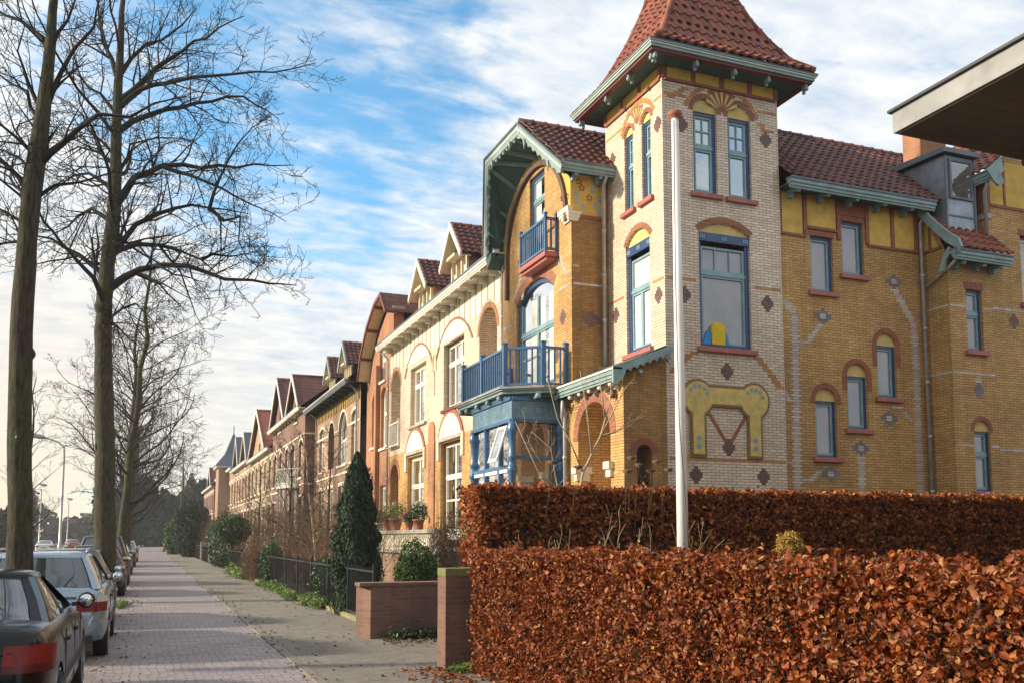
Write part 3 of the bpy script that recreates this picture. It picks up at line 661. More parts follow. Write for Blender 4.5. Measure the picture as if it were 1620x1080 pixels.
downpipe(H1, [(17.76,15.98,8.3),(17.74,16.3,8.1),(17.66,16.97,7.75)], .04)
# lead clad dormer over the stair bay
D = MB().m(M['zinc']); zt = 11.12
D.add([(17.98,16.5,9.0),(18.95,16.5,9.0),(18.95,16.5,zt-.08),(17.98,16.5,zt-.08),(17.98,18.4,11.6),(18.95,18.4,11.6),(18.95,18.3,zt-.02),(17.98,18.3,zt-.02),(17.98,16.8,9.5)],
      [(0,1,2,3),(0,3,7,8),(8,7,4),(1,2,6,5)])
D.m(M['leadgrey']); D.add([(17.84,18.0,zt+.0),(17.86,16.36,zt-.06),(19.05,16.36,zt-.06),(19.05,18.5,zt+.1),(17.84,18.5,zt+.1),(17.84,18.0,zt+.1),(17.86,16.36,zt+.06),(19.05,16.36,zt+.06),(19.05,18.5,zt+.2),(17.84,18.5,zt+.2)],
      [(0,1,6,5),(1,2,7,6),(2,3,8,7),(5,6,7,8,9),(0,1,2,3,4)])
for s in (18.0, 18.93): D.fbox(FY(16.5), s-.03, s+.03, 9.0, zt-.08, 0, .03)
D.fbox(FY(16.5), 18.03, 18.9, 9.5, 9.54, 0, .02)
dm = D.build('dormer', H1)
D = MB().m(M['leadgrey']); D.fbox(FY(16.5), 18.1, 18.16, 9.95, 10.96, .0, .05); D.fbox(FY(16.5), 18.8, 18.86, 9.95, 10.96, .0, .05); D.fbox(FY(16.5), 18.16, 18.8, 9.95, 10.01, 0, .05); D.fbox(FY(16.5), 18.16, 18.8, 10.9, 10.96, 0, .05)
D.m(M['glassbrown']); D.fbox(FY(16.5), 18.16, 18.8, 10.01, 10.9, 0, .02); D.build('window', dm)
mb = MB().m(M['orange']); mb.box(18.7, 19.6, 17.9, 18.5, 11.0, 12.6); mb.m(M['stone']); mb.box(18.62, 19.68, 17.82, 18.58, 12.6, 12.72); mb.build('chimney', H1)
# right hand block with its own gable
RY = FY(16.4); RX = FX(19.2)
facade(H1, RY, [(19.2,0),(25,0),(25,13.4),(22.3,13.4),(19.2,10.7)], [op((20.3,21.4,7.5,9.25), arch=M['redtrim'], aw=.15, frame=M['maroon'], sash=M['whitepaint'], glass=M['curtain'], sill=M['sill']), op((20.5,21.6,2.4,4.6), rise=.3, **ar, **sm)], M['ochre'], 'wall')
mb = MB().m(M['ochre']); mb.wall(RX, [(16.4,0),(19.5,0),(19.5,10.4),(16.4,10.4)], []); mb.build('wall', H1)
mb = MB(); mb.m(M['redtrim']); mb.fbox(RX, 16.42, 16.95, 9.68, 10.5, -.01, .03); mb.fbox(RY, 19.17, 19.3, 9.68, 10.5, -.01, .025)
mb.m(M['inlay']); mb.fbox(RX, 16.38, 16.95, 9.55, 9.68, 0, .04); mb.fbox(RY, 19.16, 19.32, 9.55, 9.68, 0, .04)
mb.m(M['yellow']); mb.prism(RY, [(19.33,9.95),(19.78,9.95),(19.78,11.1),(19.33,10.75)], 0, .015); mb.m(M['redtrim']); mb.fbox(RY, 19.33, 21.5, 9.87, 9.945, 0, .03); mb.fbox(RY, 19.79, 19.86, 9.95, 11.1, 0, .03); mb.m(M['yellow']); mb.fbox(RY, 19.87, 20.6, 9.95, 11.1, 0, .015)
mb.m(M['inlay']); hband(mb, RY, 19.22, 21, 7.25); hband(mb, RY, 19.22, 21, 3.75); hband(mb, RY, 19.22, 19.7, 8.82); hband(mb, RX, 16.42, 16.9, 8.82)
mb.m(M['inlaybrown']); diamond(mb, RY, 19.95, 7.0); diamond(mb, RY, 19.55, 8.5); mb.build('brick_inlay', H1)
mb = MB().m(M['tile']); tile_slope(mb, (18.85,19.5,10.62), (18.85,15.95,10.62), (22.3,15.95,13.5), (22.3,19.5,13.5)); mb.build('roof', H1)
mb = MB(); fr = FX(19.2); gutter(mb, fr, 15.95, 19.4, 10.5, .32, M['teal'], M['leadgrey']); mb.build('gutter', H1)
mb = MB().m(M['teal']); fr = FY(15.98); mb.ring(fr, [(18.95,10.3),(19.3,10.62)], [(18.72,10.55),(19.2,10.95)], 0, .07); mb.prism(fr, [(18.95,10.3),(19.2,10.5),(19.3,10.3),(19.12,10.2)], 0, .06); mb.build('bargeboard', H1)
downpipe(H1, [(18.98,16.1,10.4),(19.1,16.34,10.2),(19.12,16.34,9.1)])
# gabled front with its hood, towards the street
o_g = [op((20.66,23.15,5.22,7.95), rise=.45, arch=M['redarch'], aw=.26, transom=.66, split=2, tsplit=2, fw=.13, glass=M['glassblue'], kind='door', curtain=[(.05,.2),(.3,.44),(.55,.7)]),
       op((21.2,22.2,8.75,11.22), transom=.74, glass=M['glass'], fw=.1, curtain=[(.5,.98)], kind='door')]
facade(H1, GX, [(19.6,0),(24.2,0),(24.2,9.75),(23.85,10.85),(23.1,11.4),(22.3,11.8),(20.9,11.8),(19.6,10.4)], o_g, M['yellowbrick' if False else 'ochre'], 'gable_wall')
mb = MB().m(M['yellow'])
A = [(19.78,9.5)]+arc(19.78, 23.75, 9.5, 1.9, 0, 20)+[(23.75,9.5)]
def outl(p):
    y, z = p; c = 21.77; dx, dz = y-c, max(z-9.5, .02); best = 9
    for (a, b), (c2, d) in (((19.6,9.5),(19.6,10.4)), ((19.6,10.4),(20.9,11.8)), ((20.9,11.8),(22.3,11.8)), ((22.3,11.8),(23.1,11.4)), ((23.1,11.4),(23.85,10.85)), ((23.85,10.85),(24.2,9.75)), ((24.2,9.75),(24.2,9.5))):
        den = dx*(d-b)-dz*(c2-a)
        if abs(den) < 1e-6: continue
        t = ((a-c)*(d-b)-(b-9.5)*(c2-a))/den
        if t > .99: best = min(best, t)
    return (c+dx*best, 9.5+dz*best)
A = A[1:-1]; B = [outl(p) for p in A]; B[0] = (19.6,9.5); B[-1] = (24.2,9.5)
mb.ring(GX, A, B, -.02, .02)
mb.build('gable_plaster', H1)
mb = MB().m(plain('dark_moulding', (.11,.065,.045), .7)); A1 = arc(19.78, 23.75, 9.5, 1.9, -.07, 24); A2 = arc(19.78, 23.75, 9.5, 1.9, .06, 24)
mb.ring(GX, [(A1[0][0], 9.3)]+A1+[(A1[-1][0], 8.3)], [(A2[0][0], 9.3)]+A2+[(A2[-1][0], 8.3)], -.02, .1); mb.build('arch_moulding', H1)
mb = MB().m(M['cream'])
for k in range(3): mb.fbox(GX, 19.57, 20.12-k*.09, 9.42-k*.085, 9.5-k*.085, -.02, .09-k*.02); mb.fbox(GY, 9.2, 9.55-k*.04, 9.42-k*.085, 9.5-k*.085, 0, .04)
mb.fbox(GX, 19.57, 20.16, 9.5, 9.62, -.02, .11)
mb.m(M['inlay']); path(mb, GX, [(20.6,9.35),(20.5,8.85),(19.9,8.02)], .1, .18); hband(mb, GX, 19.62, 19.95, 8.0); path(mb, GX, [(20.45,8.8),(20.3,8.3)], .1, .16)
path(mb, GX, [(22.7,9.1),(22.9,8.6),(23.4,8.1)], .1, .18); path(mb, GX, [(22.5,8.6),(22.75,8.05)], .1, .16); hband(mb, GX, 19.62, 20.35, 7.68); hband(mb, GX, 23.5, 24.15, 7.5)
hband(mb, GY, 9.34, 10.26, 7.68); hband(mb, GY, 9.32, 9.5, 8.1)
mb.m(M['inlaybrown']); diamond(mb, GX, 20.12, 7.0); diamond(mb, GX, 20.5, 6.1); diamond(mb, GY, 9.81, 6.85, (2,4,6,6,4,2), .085)
mb.m(M['sill']); diamond(mb, GX, 20.5, 9.65, (1,3,4,4,3,2,1), .11); diamond(mb, GX, 22.9, 9.2, (1,3,3,1), .11)
mb.build('brick_inlay', H1)
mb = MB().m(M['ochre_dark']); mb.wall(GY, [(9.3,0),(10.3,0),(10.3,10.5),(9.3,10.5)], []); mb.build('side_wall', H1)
mb = MB().m(M['yellow']); mb.fbox(GY, 9.31, 10.24, 9.44, 10.46, 0, .015); mb.m(M['redtrim']); mb.fbox(GY, 9.4, 10.29, 9.35, 9.435, 0, .03); mb.fbox(GY, 10.25, 10.29, 9.44, 10.46, 0, .02)
for s, z in ((9.5,10.25),(9.58,10.1),(10.02,10.25),(9.78,9.88)):
    for k in range(5): a = R(k*72+20); mb.prism(GY, [(s+.06*math.cos(a)+.032*math.cos(R(b)), z+.06*math.sin(a)+.032*math.sin(R(b))) for b in range(0, 360, 60)], 0, .019)
mb.m(plain('worn_blue_stencil', (.36,.40,.34), .8, .3)); 
for s, z in ((9.45,9.75),(9.6,9.62),(9.95,9.7),(10.1,9.85),(9.88,10.08),(9.42,9.95),(10.05,9.55)):
    mb.prism(GY, [(s+.07*math.cos(R(b))*random.uniform(.6,1.4), z+.09*math.sin(R(b))*random.uniform(.6,1.4)) for b in range(0, 360, 45)], 0, .018)
for s, z in ((20.0,10.2),(20.1,10.0),(19.75,9.9)):
    mb.m(M['redtrim'])
    for k in range(5): a = R(k*72+20); mb.prism(GX, [(s+.06*math.cos(a)+.03*math.cos(R(b)), z+.06*math.sin(a)+.03*math.sin(R(b))) for b in range(0, 360, 60)], 0, .026)
mb.build('painted_panel', H1)
# roof of the gable, hood and bargeboards: the hood leans out further at its flat top than at its feet
O = [Vector((8.9,19.2,10.42)), Vector((8.44,20.8,11.97)), Vector((8.44,23.16,11.97)), Vector((8.86,24.42,9.75))]
I_ = [Vector((9.3,19.6,10.42)), Vector((9.3,20.9,11.74)), Vector((9.3,22.3,11.74)), Vector((9.3,23.1,11.42)), Vector((9.3,23.85,10.87)), Vector((9.3,24.2,9.7))]
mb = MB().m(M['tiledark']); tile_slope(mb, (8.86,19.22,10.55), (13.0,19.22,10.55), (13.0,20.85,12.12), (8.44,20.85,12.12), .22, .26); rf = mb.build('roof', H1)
mb = MB().m(M['tiledark']); ridge_caps(mb, (8.44,20.85,12.15), (13,20.85,12.15)); mb.build('ridge_tile', rf)
mb = MB().m(M['leadgrey']); mb.add([(8.42,20.8,12.1),(13,20.8,12.1),(13,23.2,12.1),(8.42,23.2,12.1)], [(0,1,2,3)])
mb.m(M['tiledark']); mb.add([(8.42,23.2,12.09),(13,23.2,12.09),(13,24.5,9.7),(8.84,24.46,9.7)], [(0,1,2,3)])
mb.m(M['ochre']); mb.box(9.35, 13, 24.05, 24.15, 5, 9.9)
mb.build('flat_roof', H1)
mb = MB().m(M['teal'])
dn = Vector((0,0,-.11))
for p, q in zip(O, O[1:]):
    k = Vector((0,0,.03)); t_ = (q-p).normalized(); cen = Vector((8.7,21.9,10.6)); inw = (cen-(p+q)/2); inw -= t_*inw.dot(t_); inw.normalize()
    w0, w1 = inw*-.05, inw*.2; ou = Vector((-.06,0,0))
    for mt, a_, b_, x_ in ((M['teal'], -.05, .19, .0), (M['whitepaint'], .03, .06, .012), (M['leadgrey'], -.09, -.05, .03)):
        mb.m(mt); V = []
        for e_ in (p-t_*.04, q+t_*.04):
            for d_, xx in ((a_,0),(b_,0),(b_,-.06-x_),(a_,-.06-x_)): V.append(e_+inw*d_+Vector((xx,0,0)))
        mb.add(V, [(0,1,2,3),(4,7,6,5),(0,4,5,1),(1,5,6,2),(2,6,7,3),(3,7,4,0)])
    mb.m(M['teal']); L = (q-p).length; n = max(2, int(L/.24))
    for i in range(n):
        c_ = p+(q-p)*(i+.5)/n+inw*.19; h = t_*.09; V = [c_-h, c_+h, c_+inw*.08]; V = V+[v+Vector((-.04,0,0)) for v in V]; mb.add(V, [(0,1,2),(3,5,4),(0,1,4,3),(1,2,5,4),(2,0,3,5)])
    for i in (.25, .8): c_ = p+(q-p)*i+inw*.15+Vector((-.07,0,0)); mb.tube([c_, c_+Vector((0,0,-.26))], [.045,.012], 6)
mb.build('bargeboard', H1)
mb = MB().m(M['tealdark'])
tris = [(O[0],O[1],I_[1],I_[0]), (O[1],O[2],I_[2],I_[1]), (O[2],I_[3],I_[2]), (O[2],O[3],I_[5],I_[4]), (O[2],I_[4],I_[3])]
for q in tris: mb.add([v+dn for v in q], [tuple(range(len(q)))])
mb.m(M['teal'])
def batten(a_, b_): mb.bar(a_+dn*1.4, b_+dn*1.4, .07, .09)
for f in (.15,.5,.85): batten(O[1].lerp(O[2], f), I_[1].lerp(I_[2], f))
for f in (.3,.65): batten(O[0].lerp(O[1], f), I_[0].lerp(I_[1], f))
batten(O[2], I_[3]); batten(O[2].lerp(O[3], .35), I_[4]); batten(O[2].lerp(O[3], .7), I_[4].lerp(I_[5], .55)); batten(O[3], I_[5])
mb.m(M['tealdark']); mb.prism(FX(9.29), [(24.4,9.7),(24.35,9.3),(24.0,9.55),(24.0,9.7)], -.0, .42)
mb.build('hood', H1)
def slab(p, q, x0, x1, t=.05): (a, b), (c, d) = p, q; mb.add([(x0,a,b),(x1,a,b),(x1,c,d),(x0,c,d),(x0,a,b+t),(x1,a,b+t),(x1,c,d+t),(x0,c,d+t)], [(0,1,2,3),(4,5,6,7),(0,1,5,4),(2,3,7,6),(1,2,6,5)])
mb = MB(); gutter(mb, FY(19.6), 8.9, 10.3, 10.48, .4, M['teal'], M['leadgrey']); mb.m(M['tealdark']); mb.fbox(FY(19.6), 8.92, 10.3, 10.42, 10.45, -.05, .32); mb.build('gutter', H1)
mb = MB(); brackets(mb, FY(19.6), [9.3,9.95], 10.42, .32, .32, M['turq']); flush(H1)
downpipe(H1, [(10.08,19.25,10.35),(10.1,19.45,10.15),(10.12,19.5,5.75)])
mb = MB().m(M['tileflat']); mb.add([(10.6,19.7,9.8),(13.4,19.7,9.8),(13.4,20.9,12.08),(12.2,20.9,12.08)], [(0,1,2,3)]); mb.build('valley_roof', H1)
# railings
def railing(parent, pts, z0, z1, post=.09, step=.12, mat=None, mid=True):
    mat = mat or M['midblue']; f = MB().m(mat)
    for (a, b), (c, d) in zip(pts, pts[1:]):
        f.bar((a,b,z1-.03), (c,d,z1-.03), .07, .06); f.bar((a,b,z0+.08), (c,d,z0+.08), .05, .05)
        L = math.hypot(c-a, d-b); n = int(L/step)
        for i in range(1, n): t = i/n; x, y = a+(c-a)*t, b+(d-b)*t; f.bar((x,y,z0+.09), (x,y,z1-.05), .035, .035)
    for x, y in pts: f.box(x-post/2, x+post/2, y-post/2, y+post/2, z0-.01, z1+.08); f.box(x-post*.62, x+post*.62, y-post*.62, y+post*.62, z1+.081, z1+.11)
    return f.build('railing', parent)
mb = MB().m(M['sill']); mb.box(8.93, 9.3, 20.36, 22.1, 8.58, 8.7); mb.box(9.0, 9.3, 20.42, 22.04, 8.5, 8.58)
b = mb.build('small_balcony', H1); railing(b, [(9.28,20.42),(8.98,20.42),(8.98,22.04),(9.28,22.04)], 8.7, 9.58, .07, .13)
mb = MB()
def poly_slab(mb, pts, z0, z1):
    n = len(pts); mb.add([(x,y,z0) for x,y in pts]+[(x,y,z1) for x,y in pts], [tuple(range(n))[::-1], tuple(range(n,2*n))]+[(i,(i+1)%n,n+(i+1)%n,n+i) for i in range(n)])
def balc(e): return [(9.29,19.72-e),(8.62-e*.4,19.72-e),(7.78-e,20.3-e*.6),(7.78-e,23.62+e),(9.29,23.62+e)]
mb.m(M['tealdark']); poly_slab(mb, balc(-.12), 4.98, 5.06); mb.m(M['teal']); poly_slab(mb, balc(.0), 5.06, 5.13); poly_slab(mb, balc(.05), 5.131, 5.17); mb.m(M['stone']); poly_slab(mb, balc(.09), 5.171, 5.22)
mb.m(M['teal'])
for y in (20.6,21.4,22.2,23.0,23.5): mb.box(7.8, 8.5, y-.04, y+.04, 4.94, 5.05); mb.tube([(7.82,y-.05,4.99),(7.82,y+.05,4.99)], .055, 8)
for x in (8.5, 9.0): mb.box(x-.04, x+.04, 19.75, 20.3, 4.94, 5.05); mb.tube([(x-.05,19.78,4.99),(x+.05,19.78,4.99)], .055, 8)
b = mb.build('balcony', H1); railing(b, [(9.26,19.86),(8.66,19.86),(7.9,20.42),(7.9,22.0),(7.9,23.5),(9.26,23.5)], 5.22, 6.2, .11, .13)
# glazed bay under the balcony
BFx, BFy = FX(7.95), FY(20.1)
mb = MB().m(M['midblue'])
for fr, s0, s1 in ((BFx, 20.103, 22.9), (BFy, 7.953, 9.29)):
    mb.m(M['bayfrieze']); mb.fbox(fr, s0, s1, 4.42, 4.97, -.12, 0); mb.m(M['midblue']); mb.fbox(fr, s0, s1, 4.38, 4.45, .001, .05); mb.fbox(fr, s0, s1, 4.9, 4.98, .001, .05); mb.fbox(fr, s0, s1, .1, 1.3, -.12, 0)
mb.box(7.97, 9.29, 22.8, 22.9, .1, 4.97)
mb.m(M['turq'])
for fr, ss in ((BFy, [(8.12,8.42),(8.46,8.82),(8.86,9.16)]), (BFx, [(20.3,20.8),(20.85,21.6),(21.65,22.2),(22.25,22.75)])):
    for a, b in ss:
        for q in ((a,b,4.5,4.515),(a,b,4.855,4.87),(a,a+.015,4.515,4.855),(b-.015,b,4.515,4.855)): mb.fbox(fr, *q, -.01, .006)
    for a, b in ss[::1 if fr is BFx else 1]:
        c = (a+b)/2
        for k in range(4): t = R(k*90+45); mb.prism(fr, [(c+.05*math.cos(t)+.03*math.cos(R(q)), 4.685+.05*math.sin(t)+.03*math.sin(R(q))) for q in range(0, 360, 60)], -.01, .006)
for fr, ss in ((BFx, (20.1, 22.82)), (BFy, (7.95, 9.2))):
    mb.m(M['midblue'])
bay = mb.build('bay_window', H1)
for x, y in ((7.97,20.12),(9.2,20.08),(7.97,22.85)):
    mb = MB().m(M['midblue']); mb.lathe((x,y,0), [(.11,1.0),(.11,1.3),(.13,1.32),(.085,1.4),(.085,2.2),(.12,2.23),(.12,2.3),(.085,2.33),(.085,3.15),(.12,3.2),(.12,3.32),(.09,3.36),(.09,3.5),(.12,3.54),(.085,3.6),(.085,4.1),(.12,4.14),(.12,4.24),(.1,4.3),(.1,4.4)], 14); mb.build('column', bay)
mb = MB().m(M['midblue'])
for s in (20.95, 21.95): mb.fbox(BFx, s-.04, s+.04, 1.3, 4.4, -.08, .01)
for fr, a, b, z in ((BFx,20.1,22.9,3.33),(BFy,7.95,9.29,3.55)): mb.fbox(fr, a, b, z-.045, z+.045, -.08, .02)
mb.m(M['whitepaint'])
for a, b in ((20.25,20.88),(21.02,21.9),(22.02,22.72)): mb.fbox(BFx, a, b, 3.2, 3.28, -.05, .015)
mb.build('mullion', bay)
mb = MB().m(M['glassbrown']); mb.fbox(BFy, 8.05, 9.15, 1.3, 4.4, -.07, -.05); mb.m(M['glassblue']); mb.fbox(BFx, 20.2, 22.8, 1.3, 4.4, -.07, -.05); mb.build('pane', bay)
mb = MB(); hf = lambda s, z, d=0: (7.93-d-(4.3-z)*.32, s, z)
mb.m(M['whitepaint'])
for q in ((20.27,20.86,3.45,3.52),(20.27,20.86,4.24,4.31),(20.27,20.33,3.521,4.239),(20.8,20.86,3.521,4.239)): mb.fbox(hf, *q, 0, .04)
mb.m(M['glassblue']); mb.fbox(hf, 20.33, 20.8, 3.52, 4.24, .01, .02); mb.build('open_casement', bay)
# porch with its big arch
R_ = dict(rise=.8)
o_p = [op((17.6,19.2,.6,3.88), rise=.8, kind='open', depth=1.6, inside=M['brown'], arch=M['redarch'], aw=.26)]
facade(H1, PX, [(17.0,0),(19.6,0),(19.6,5.05),(17.0,5.05)], o_p, M['ochre'], 'porch_wall')
o_q = [op((9.55,9.93,2.2,3.42), rise=.19, kind='open', depth=.35, inside=M['glassdark'], arch=M['redtrim'], aw=.15)]  # dark backing stands in for the darkness seen through the opening
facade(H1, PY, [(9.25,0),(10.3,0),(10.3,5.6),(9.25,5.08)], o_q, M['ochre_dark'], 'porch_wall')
mb = MB().m(M['cream'])
for y0, y1 in ((17.45,17.72),(19.08,19.3)): mb = MB().m(M['cream']); mb.box(9.12, 9.55, y0, y1, 3.12, 3.28); mb.box(9.17, 9.5, y0+.03, y1-.03, 2.95, 3.12); mb.build('impost', H1)
mb = MB().m(M['teal']); gutter(mb, PX, 16.8, 19.62, 5.08, .3, M['teal'], M['whitepaint'])
mb.build('gutter', H1)
mb = MB(); brackets(mb, PX, [17.2,17.7,18.2,18.7,19.2], 4.99, .22, .22, M['whitepaint']); flush(H1)
mb = MB().m(M['leadgrey']); mb.add([(8.95,16.82,5.2),(8.95,19.6,5.2),(10.3,19.6,5.78),(10.3,16.82,5.78)], [(0,1,2,3)])
mb.m(M['teal']); fr = FY(16.84); a, b = (8.92,5.06), (10.34,5.66)
mb.prism(fr, [(8.92,5.02),(10.36,5.6),(10.36,5.76),(8.92,5.2)], 0, .05)
for i in range(9): t = (i+.5)/9; q = (a[0]+(b[0]-a[0])*t, 5.03+.56*t); mb.prism(fr, [(q[0]-.075,q[1]-.02),(q[0]+.075,q[1]+.03),(q[0]+.01,q[1]-.06)], .005, .04)
mb.prism(fr, [(8.9,5.2),(8.9,4.85),(9.0,4.82),(9.12,4.95),(9.2,5.1),(9.2,5.25)], 0, .06)
for x, z in ((9.55,5.14),(10.25,5.42)): mb.lathe((x,16.8,z), [(.05,-.03),(.05,.03)], 10, 'y')
mb.build('porch_roof', H1)
mb = MB().m(M['maroon']); mb.lathe((9.18,17.33,4.62), [(.02,.2),(.06,.17),(.07,.05),(.05,0)], 10); mb.build('porch_lamp', H1)
downpipe(H1, [(9.12,19.72,4.9),(9.14,19.7,4.6),(9.15,19.72,.3)]); downpipe(H1, [(9.0,19.5,4.85),(9.08,19.72,4.5),(9.14,19.72,4.3)], .04)
# ------------------------------------------------------------------ the other houses of the row
def eaves(par, X, y0, y1, z, over, main, lip, bm, step=.9, name='gutter'):
    fr = FX(X); mb = MB(); gutter(mb, fr, y0, y1, z, over, main, lip); mb.m(bm); mb.fbox(fr, y0, y1, z-.04, z-.005, -.02, over-.1); mb.build('gutter', par)
    mb = MB(); n = int((y1-y0)/step); brackets(mb, fr, [y0+(y1-y0)*(i+.5)/n for i in range(n)], z-.05, over-.06, over-.06, bm, .1); flush(par)
def roof_plane(par, X, y0, y1, z0, dx, z1, mat, name='roof'):
    mb = MB().m(mat); mb.add([(X,y0,z0),(X,y1,z0),(X+dx,y1,z1),(X+dx,y0,z1)], [(0,1,2,3)]); mb.add([(X+dx,y0,z1),(X+dx,y1,z1),(X+2*dx,y1,z0),(X+2*dx,y0,z0)], [(0,1,2,3)])
    mb.add([(X+.5,y0,z0-.1),(X+dx,y0,z1),(X+2*dx,y0,z0-.1)], [(0,1,2)]); mb.add([(X+.5,y1,z0-.1),(X+dx,y1,z1),(X+2*dx,y1,z0-.1)], [(0,1,2)])
    return mb.build(name, par)
def gable_roof(par, X, c, hw, z0, z1, back, mat, board, over=.35, tiles=False):
    """gabled roof with its ridge running back from the street"""
    mb = MB().m(mat); x0 = X-over
    if tiles:
        tile_slope(mb, (x0,c-hw,z0), (back,c-hw,z0), (back,c,z1), (x0,c,z1), .24, .27)
        tile_slope(mb, (back,c+hw,z0), (x0,c+hw,z0), (x0,c,z1), (back,c,z1), .24, .27)
        ridge_caps(mb, (x0,c,z1+.03), (back,c,z1+.03))
    else:
        mb.add([(x0,c-hw,z0),(back,c-hw,z0),(back,c,z1),(x0,c,z1)], [(0,1,2,3)]); mb.add([(x0,c+hw,z0),(back,c+hw,z0),(back,c,z1),(x0,c,z1)], [(0,1,2,3)])
        mb.tube([(x0,c,z1+.02),(back,c,z1+.02)], .09, 6)
    r = mb.build('roof', par)
    mb = MB().m(board); fr = FX(x0); t = .2
    mb.ring(fr, [(c-hw-.03,z0-t),(c,z1-t),(c+hw+.03,z0-t)], [(c-hw-.06,z0+.02),(c,z1+.08),(c+hw+.06,z0+.02)], -.02, .05); mb.build('bargeboard', par)
    return r
def dormer(par, X, c, z0, zf, za, ww, mat, wallm, frame, board, back):
    d = MB().m(wallm); fr = FX(X); d.prism(fr, [(c-ww,z0),(c+ww,z0),(c+ww,zf+.1),(c,za-.25),(c-ww,zf+.1)], -1.6, 0); D = d.build('dormer', par)
    hw = ww+.28
    mb = MB().m(mat); x0 = X-.36
    s = (za-zf)/ww; zl = zf-.28*s*.6
    tile_slope(mb, (x0,c-hw,zl), (back,c-hw,zl), (back,c,za), (x0,c,za), .24, .26); tile_slope(mb, (back,c+hw,zl), (x0,c+hw,zl), (x0,c,za), (back,c,za), .24, .26)
    ridge_caps(mb, (x0,c,za+.03), (back,c,za+.03), .07); mb.build('roof', D)
    mb = MB().m(board); fb = FX(x0); mb.ring(fb, [(c-hw,zl-.16),(c,za-.2),(c+hw,zl-.16)], [(c-hw-.04,zl+.03),(c,za+.07),(c+hw+.04,zl+.03)], -.02, .05)
    mb.m(frame); mb.add([(x0,c-hw,zl-.1),(X,c-hw,zl-.1),(X,c,za-.14),(x0,c,za-.14)], [(0,1,2,3)]); mb.add([(x0,c+hw,zl-.1),(X,c+hw,zl-.1),(X,c,za-.14),(x0,c,za-.14)], [(0,1,2,3)])
    mb.fbox(fb, c-ww*.5, c+ww*.5, zl+.1, zl+.2, -.3, .0); mb.build('bargeboard', D)
    mb = MB().m(frame); n = 3; a, b = c-ww+.08, c+ww-.08
    for i in range(n+1): s_ = a+(b-a)*i/n; mb.fbox(fr, s_-.05, s_+.05, z0+.1, zf+.05, .0, .06)
    mb.fbox(fr, a, b, z0+.02, z0+.1, 0, .08); mb.fbox(fr, a, b, zf+.05, zf+.14, 0, .07); mb.m(M['glassdark']); mb.fbox(fr, a, b, z0+.1, zf+.05, 0, .02); mb.build('window', D)
W9 = FX(9.6)
H2 = thing('terraced_house', 'cream and pale yellow double house with two tiled dormers, next to the blue bay window', 'house', (12, 32, 0))
wd = dict(frame=plain('brown_frame', (.10,.055,.035), .5), sash=M['whitepaint'], glass=M['glass'], sill=M['maroon'], fw=.1, depth=.22)
cr = dict(frame=M['creampaint'], sash=M['whitepaint'], glass=M['glass'], sill=M['stone'], fw=.1, depth=.22)
lower = [op((28.75,31.1,1.5,4.95), split=2, tsplit=2, transom=.66, kind='door', **wd), op((33.2,35.5,1.5,4.8), split=2, tsplit=2, transom=.66, kind='door', **cr),
         op((36.9,38.3,1.2,4.0), rise=.7, kind='open', depth=.9, inside=M['orange'], arch=M['redarch'], aw=.25, door=1), op((25.4,27.1,1.2,4.1), rise=.8, kind='open', depth=.9, inside=M['orange'], arch=M['redarch'], aw=.25, door=1)]
facade(H2, W9, [(24.2,0),(38.6,0),(38.6,5.1),(24.2,5.1)], lower, M['ochre'], 'lower_wall')
upper = [op((28.55,30.8,6.1,8.4), split=3, tsplit=3, transom=.7, **wd), op((33.0,35.2,6.0,8.3), split=3, tsplit=3, transom=.7, **cr),
         op((25.45,27.05,5.3,7.95), rise=.75, kind='open', depth=1.1, inside=M['cream'], arch=M['orange'], aw=.17, door=1), op((36.75,38.3,5.3,7.9), rise=.75, kind='open', depth=1.1, inside=M['cream'], arch=M['orange'], aw=.17, door=1)]
facade(H2, W9, [(24.2,5.1),(38.6,5.1),(38.6,9.75),(24.2,9.75)], upper, M['cream'] if False else M['white'], 'upper_wall')
mb = MB()
mb.m(M['cream'])
def span(y, lo):      # lower edge of the plaster frieze, lifted over the loggia arches and dropped over the window arches
    for c, r, z in ((26.25,1.05,7.95),(37.52,1.0,7.9)):
        if abs(y-c) < r: lo = max(lo, z+math.sqrt(r*r-(y-c)**2)*.95)
    return lo
ys = np.arange(24.25, 38.61, .15)
top = 9.72
for a, b in zip(ys, ys[1:]):
    za, zb = span(a, 8.62), span(b, 8.62)
    if za < top and zb < top: mb.prism(W9, [(a,za),(b,zb),(b,top),(a,top)], -.005, .012, False); mb.add([W9(a,za,.012),W9(b,zb,.012),W9(b,top,.012),W9(a,top,.012)], [(0,1,2,3)])
for c, hw in ((29.68,1.95),(34.1,1.9)):
    A = arc(c-hw, c+hw, 8.05, 1.0, -.0, 20); mb.prism(W9, [(c-hw,8.44),(c+hw,8.44)]+[(p[0],max(8.44,p[1])) for p in A[::-1]], -.005, .016)
    mb.m(M['redtrim'] if False else plain('brown_red_line', (.28,.13,.07), .7)); mb.ring(W9, arc(c-hw, c+hw, 8.05, 1.0, .0, 20), arc(c-hw, c+hw, 8.05, 1.0, .09, 20), 0, .03); mb.m(M['cream'])
mb.m(plain('dark_joint', (.12,.08,.06), .7))
for y in np.arange(24.55, 38.5, .56):
    lo = span(y, 8.62)
    for c, hw in ((29.68,2.05),(34.1,2.0)):
        if abs(y-c) < hw: Rr = (hw*hw+1.05**2)/2.1; lo = max(lo, 9.1-Rr+math.sqrt(Rr*Rr-(y-c)**2))
    if lo < 9.6: mb.fbox(W9, y-.018, y+.018, lo, 9.7, 0, .024)
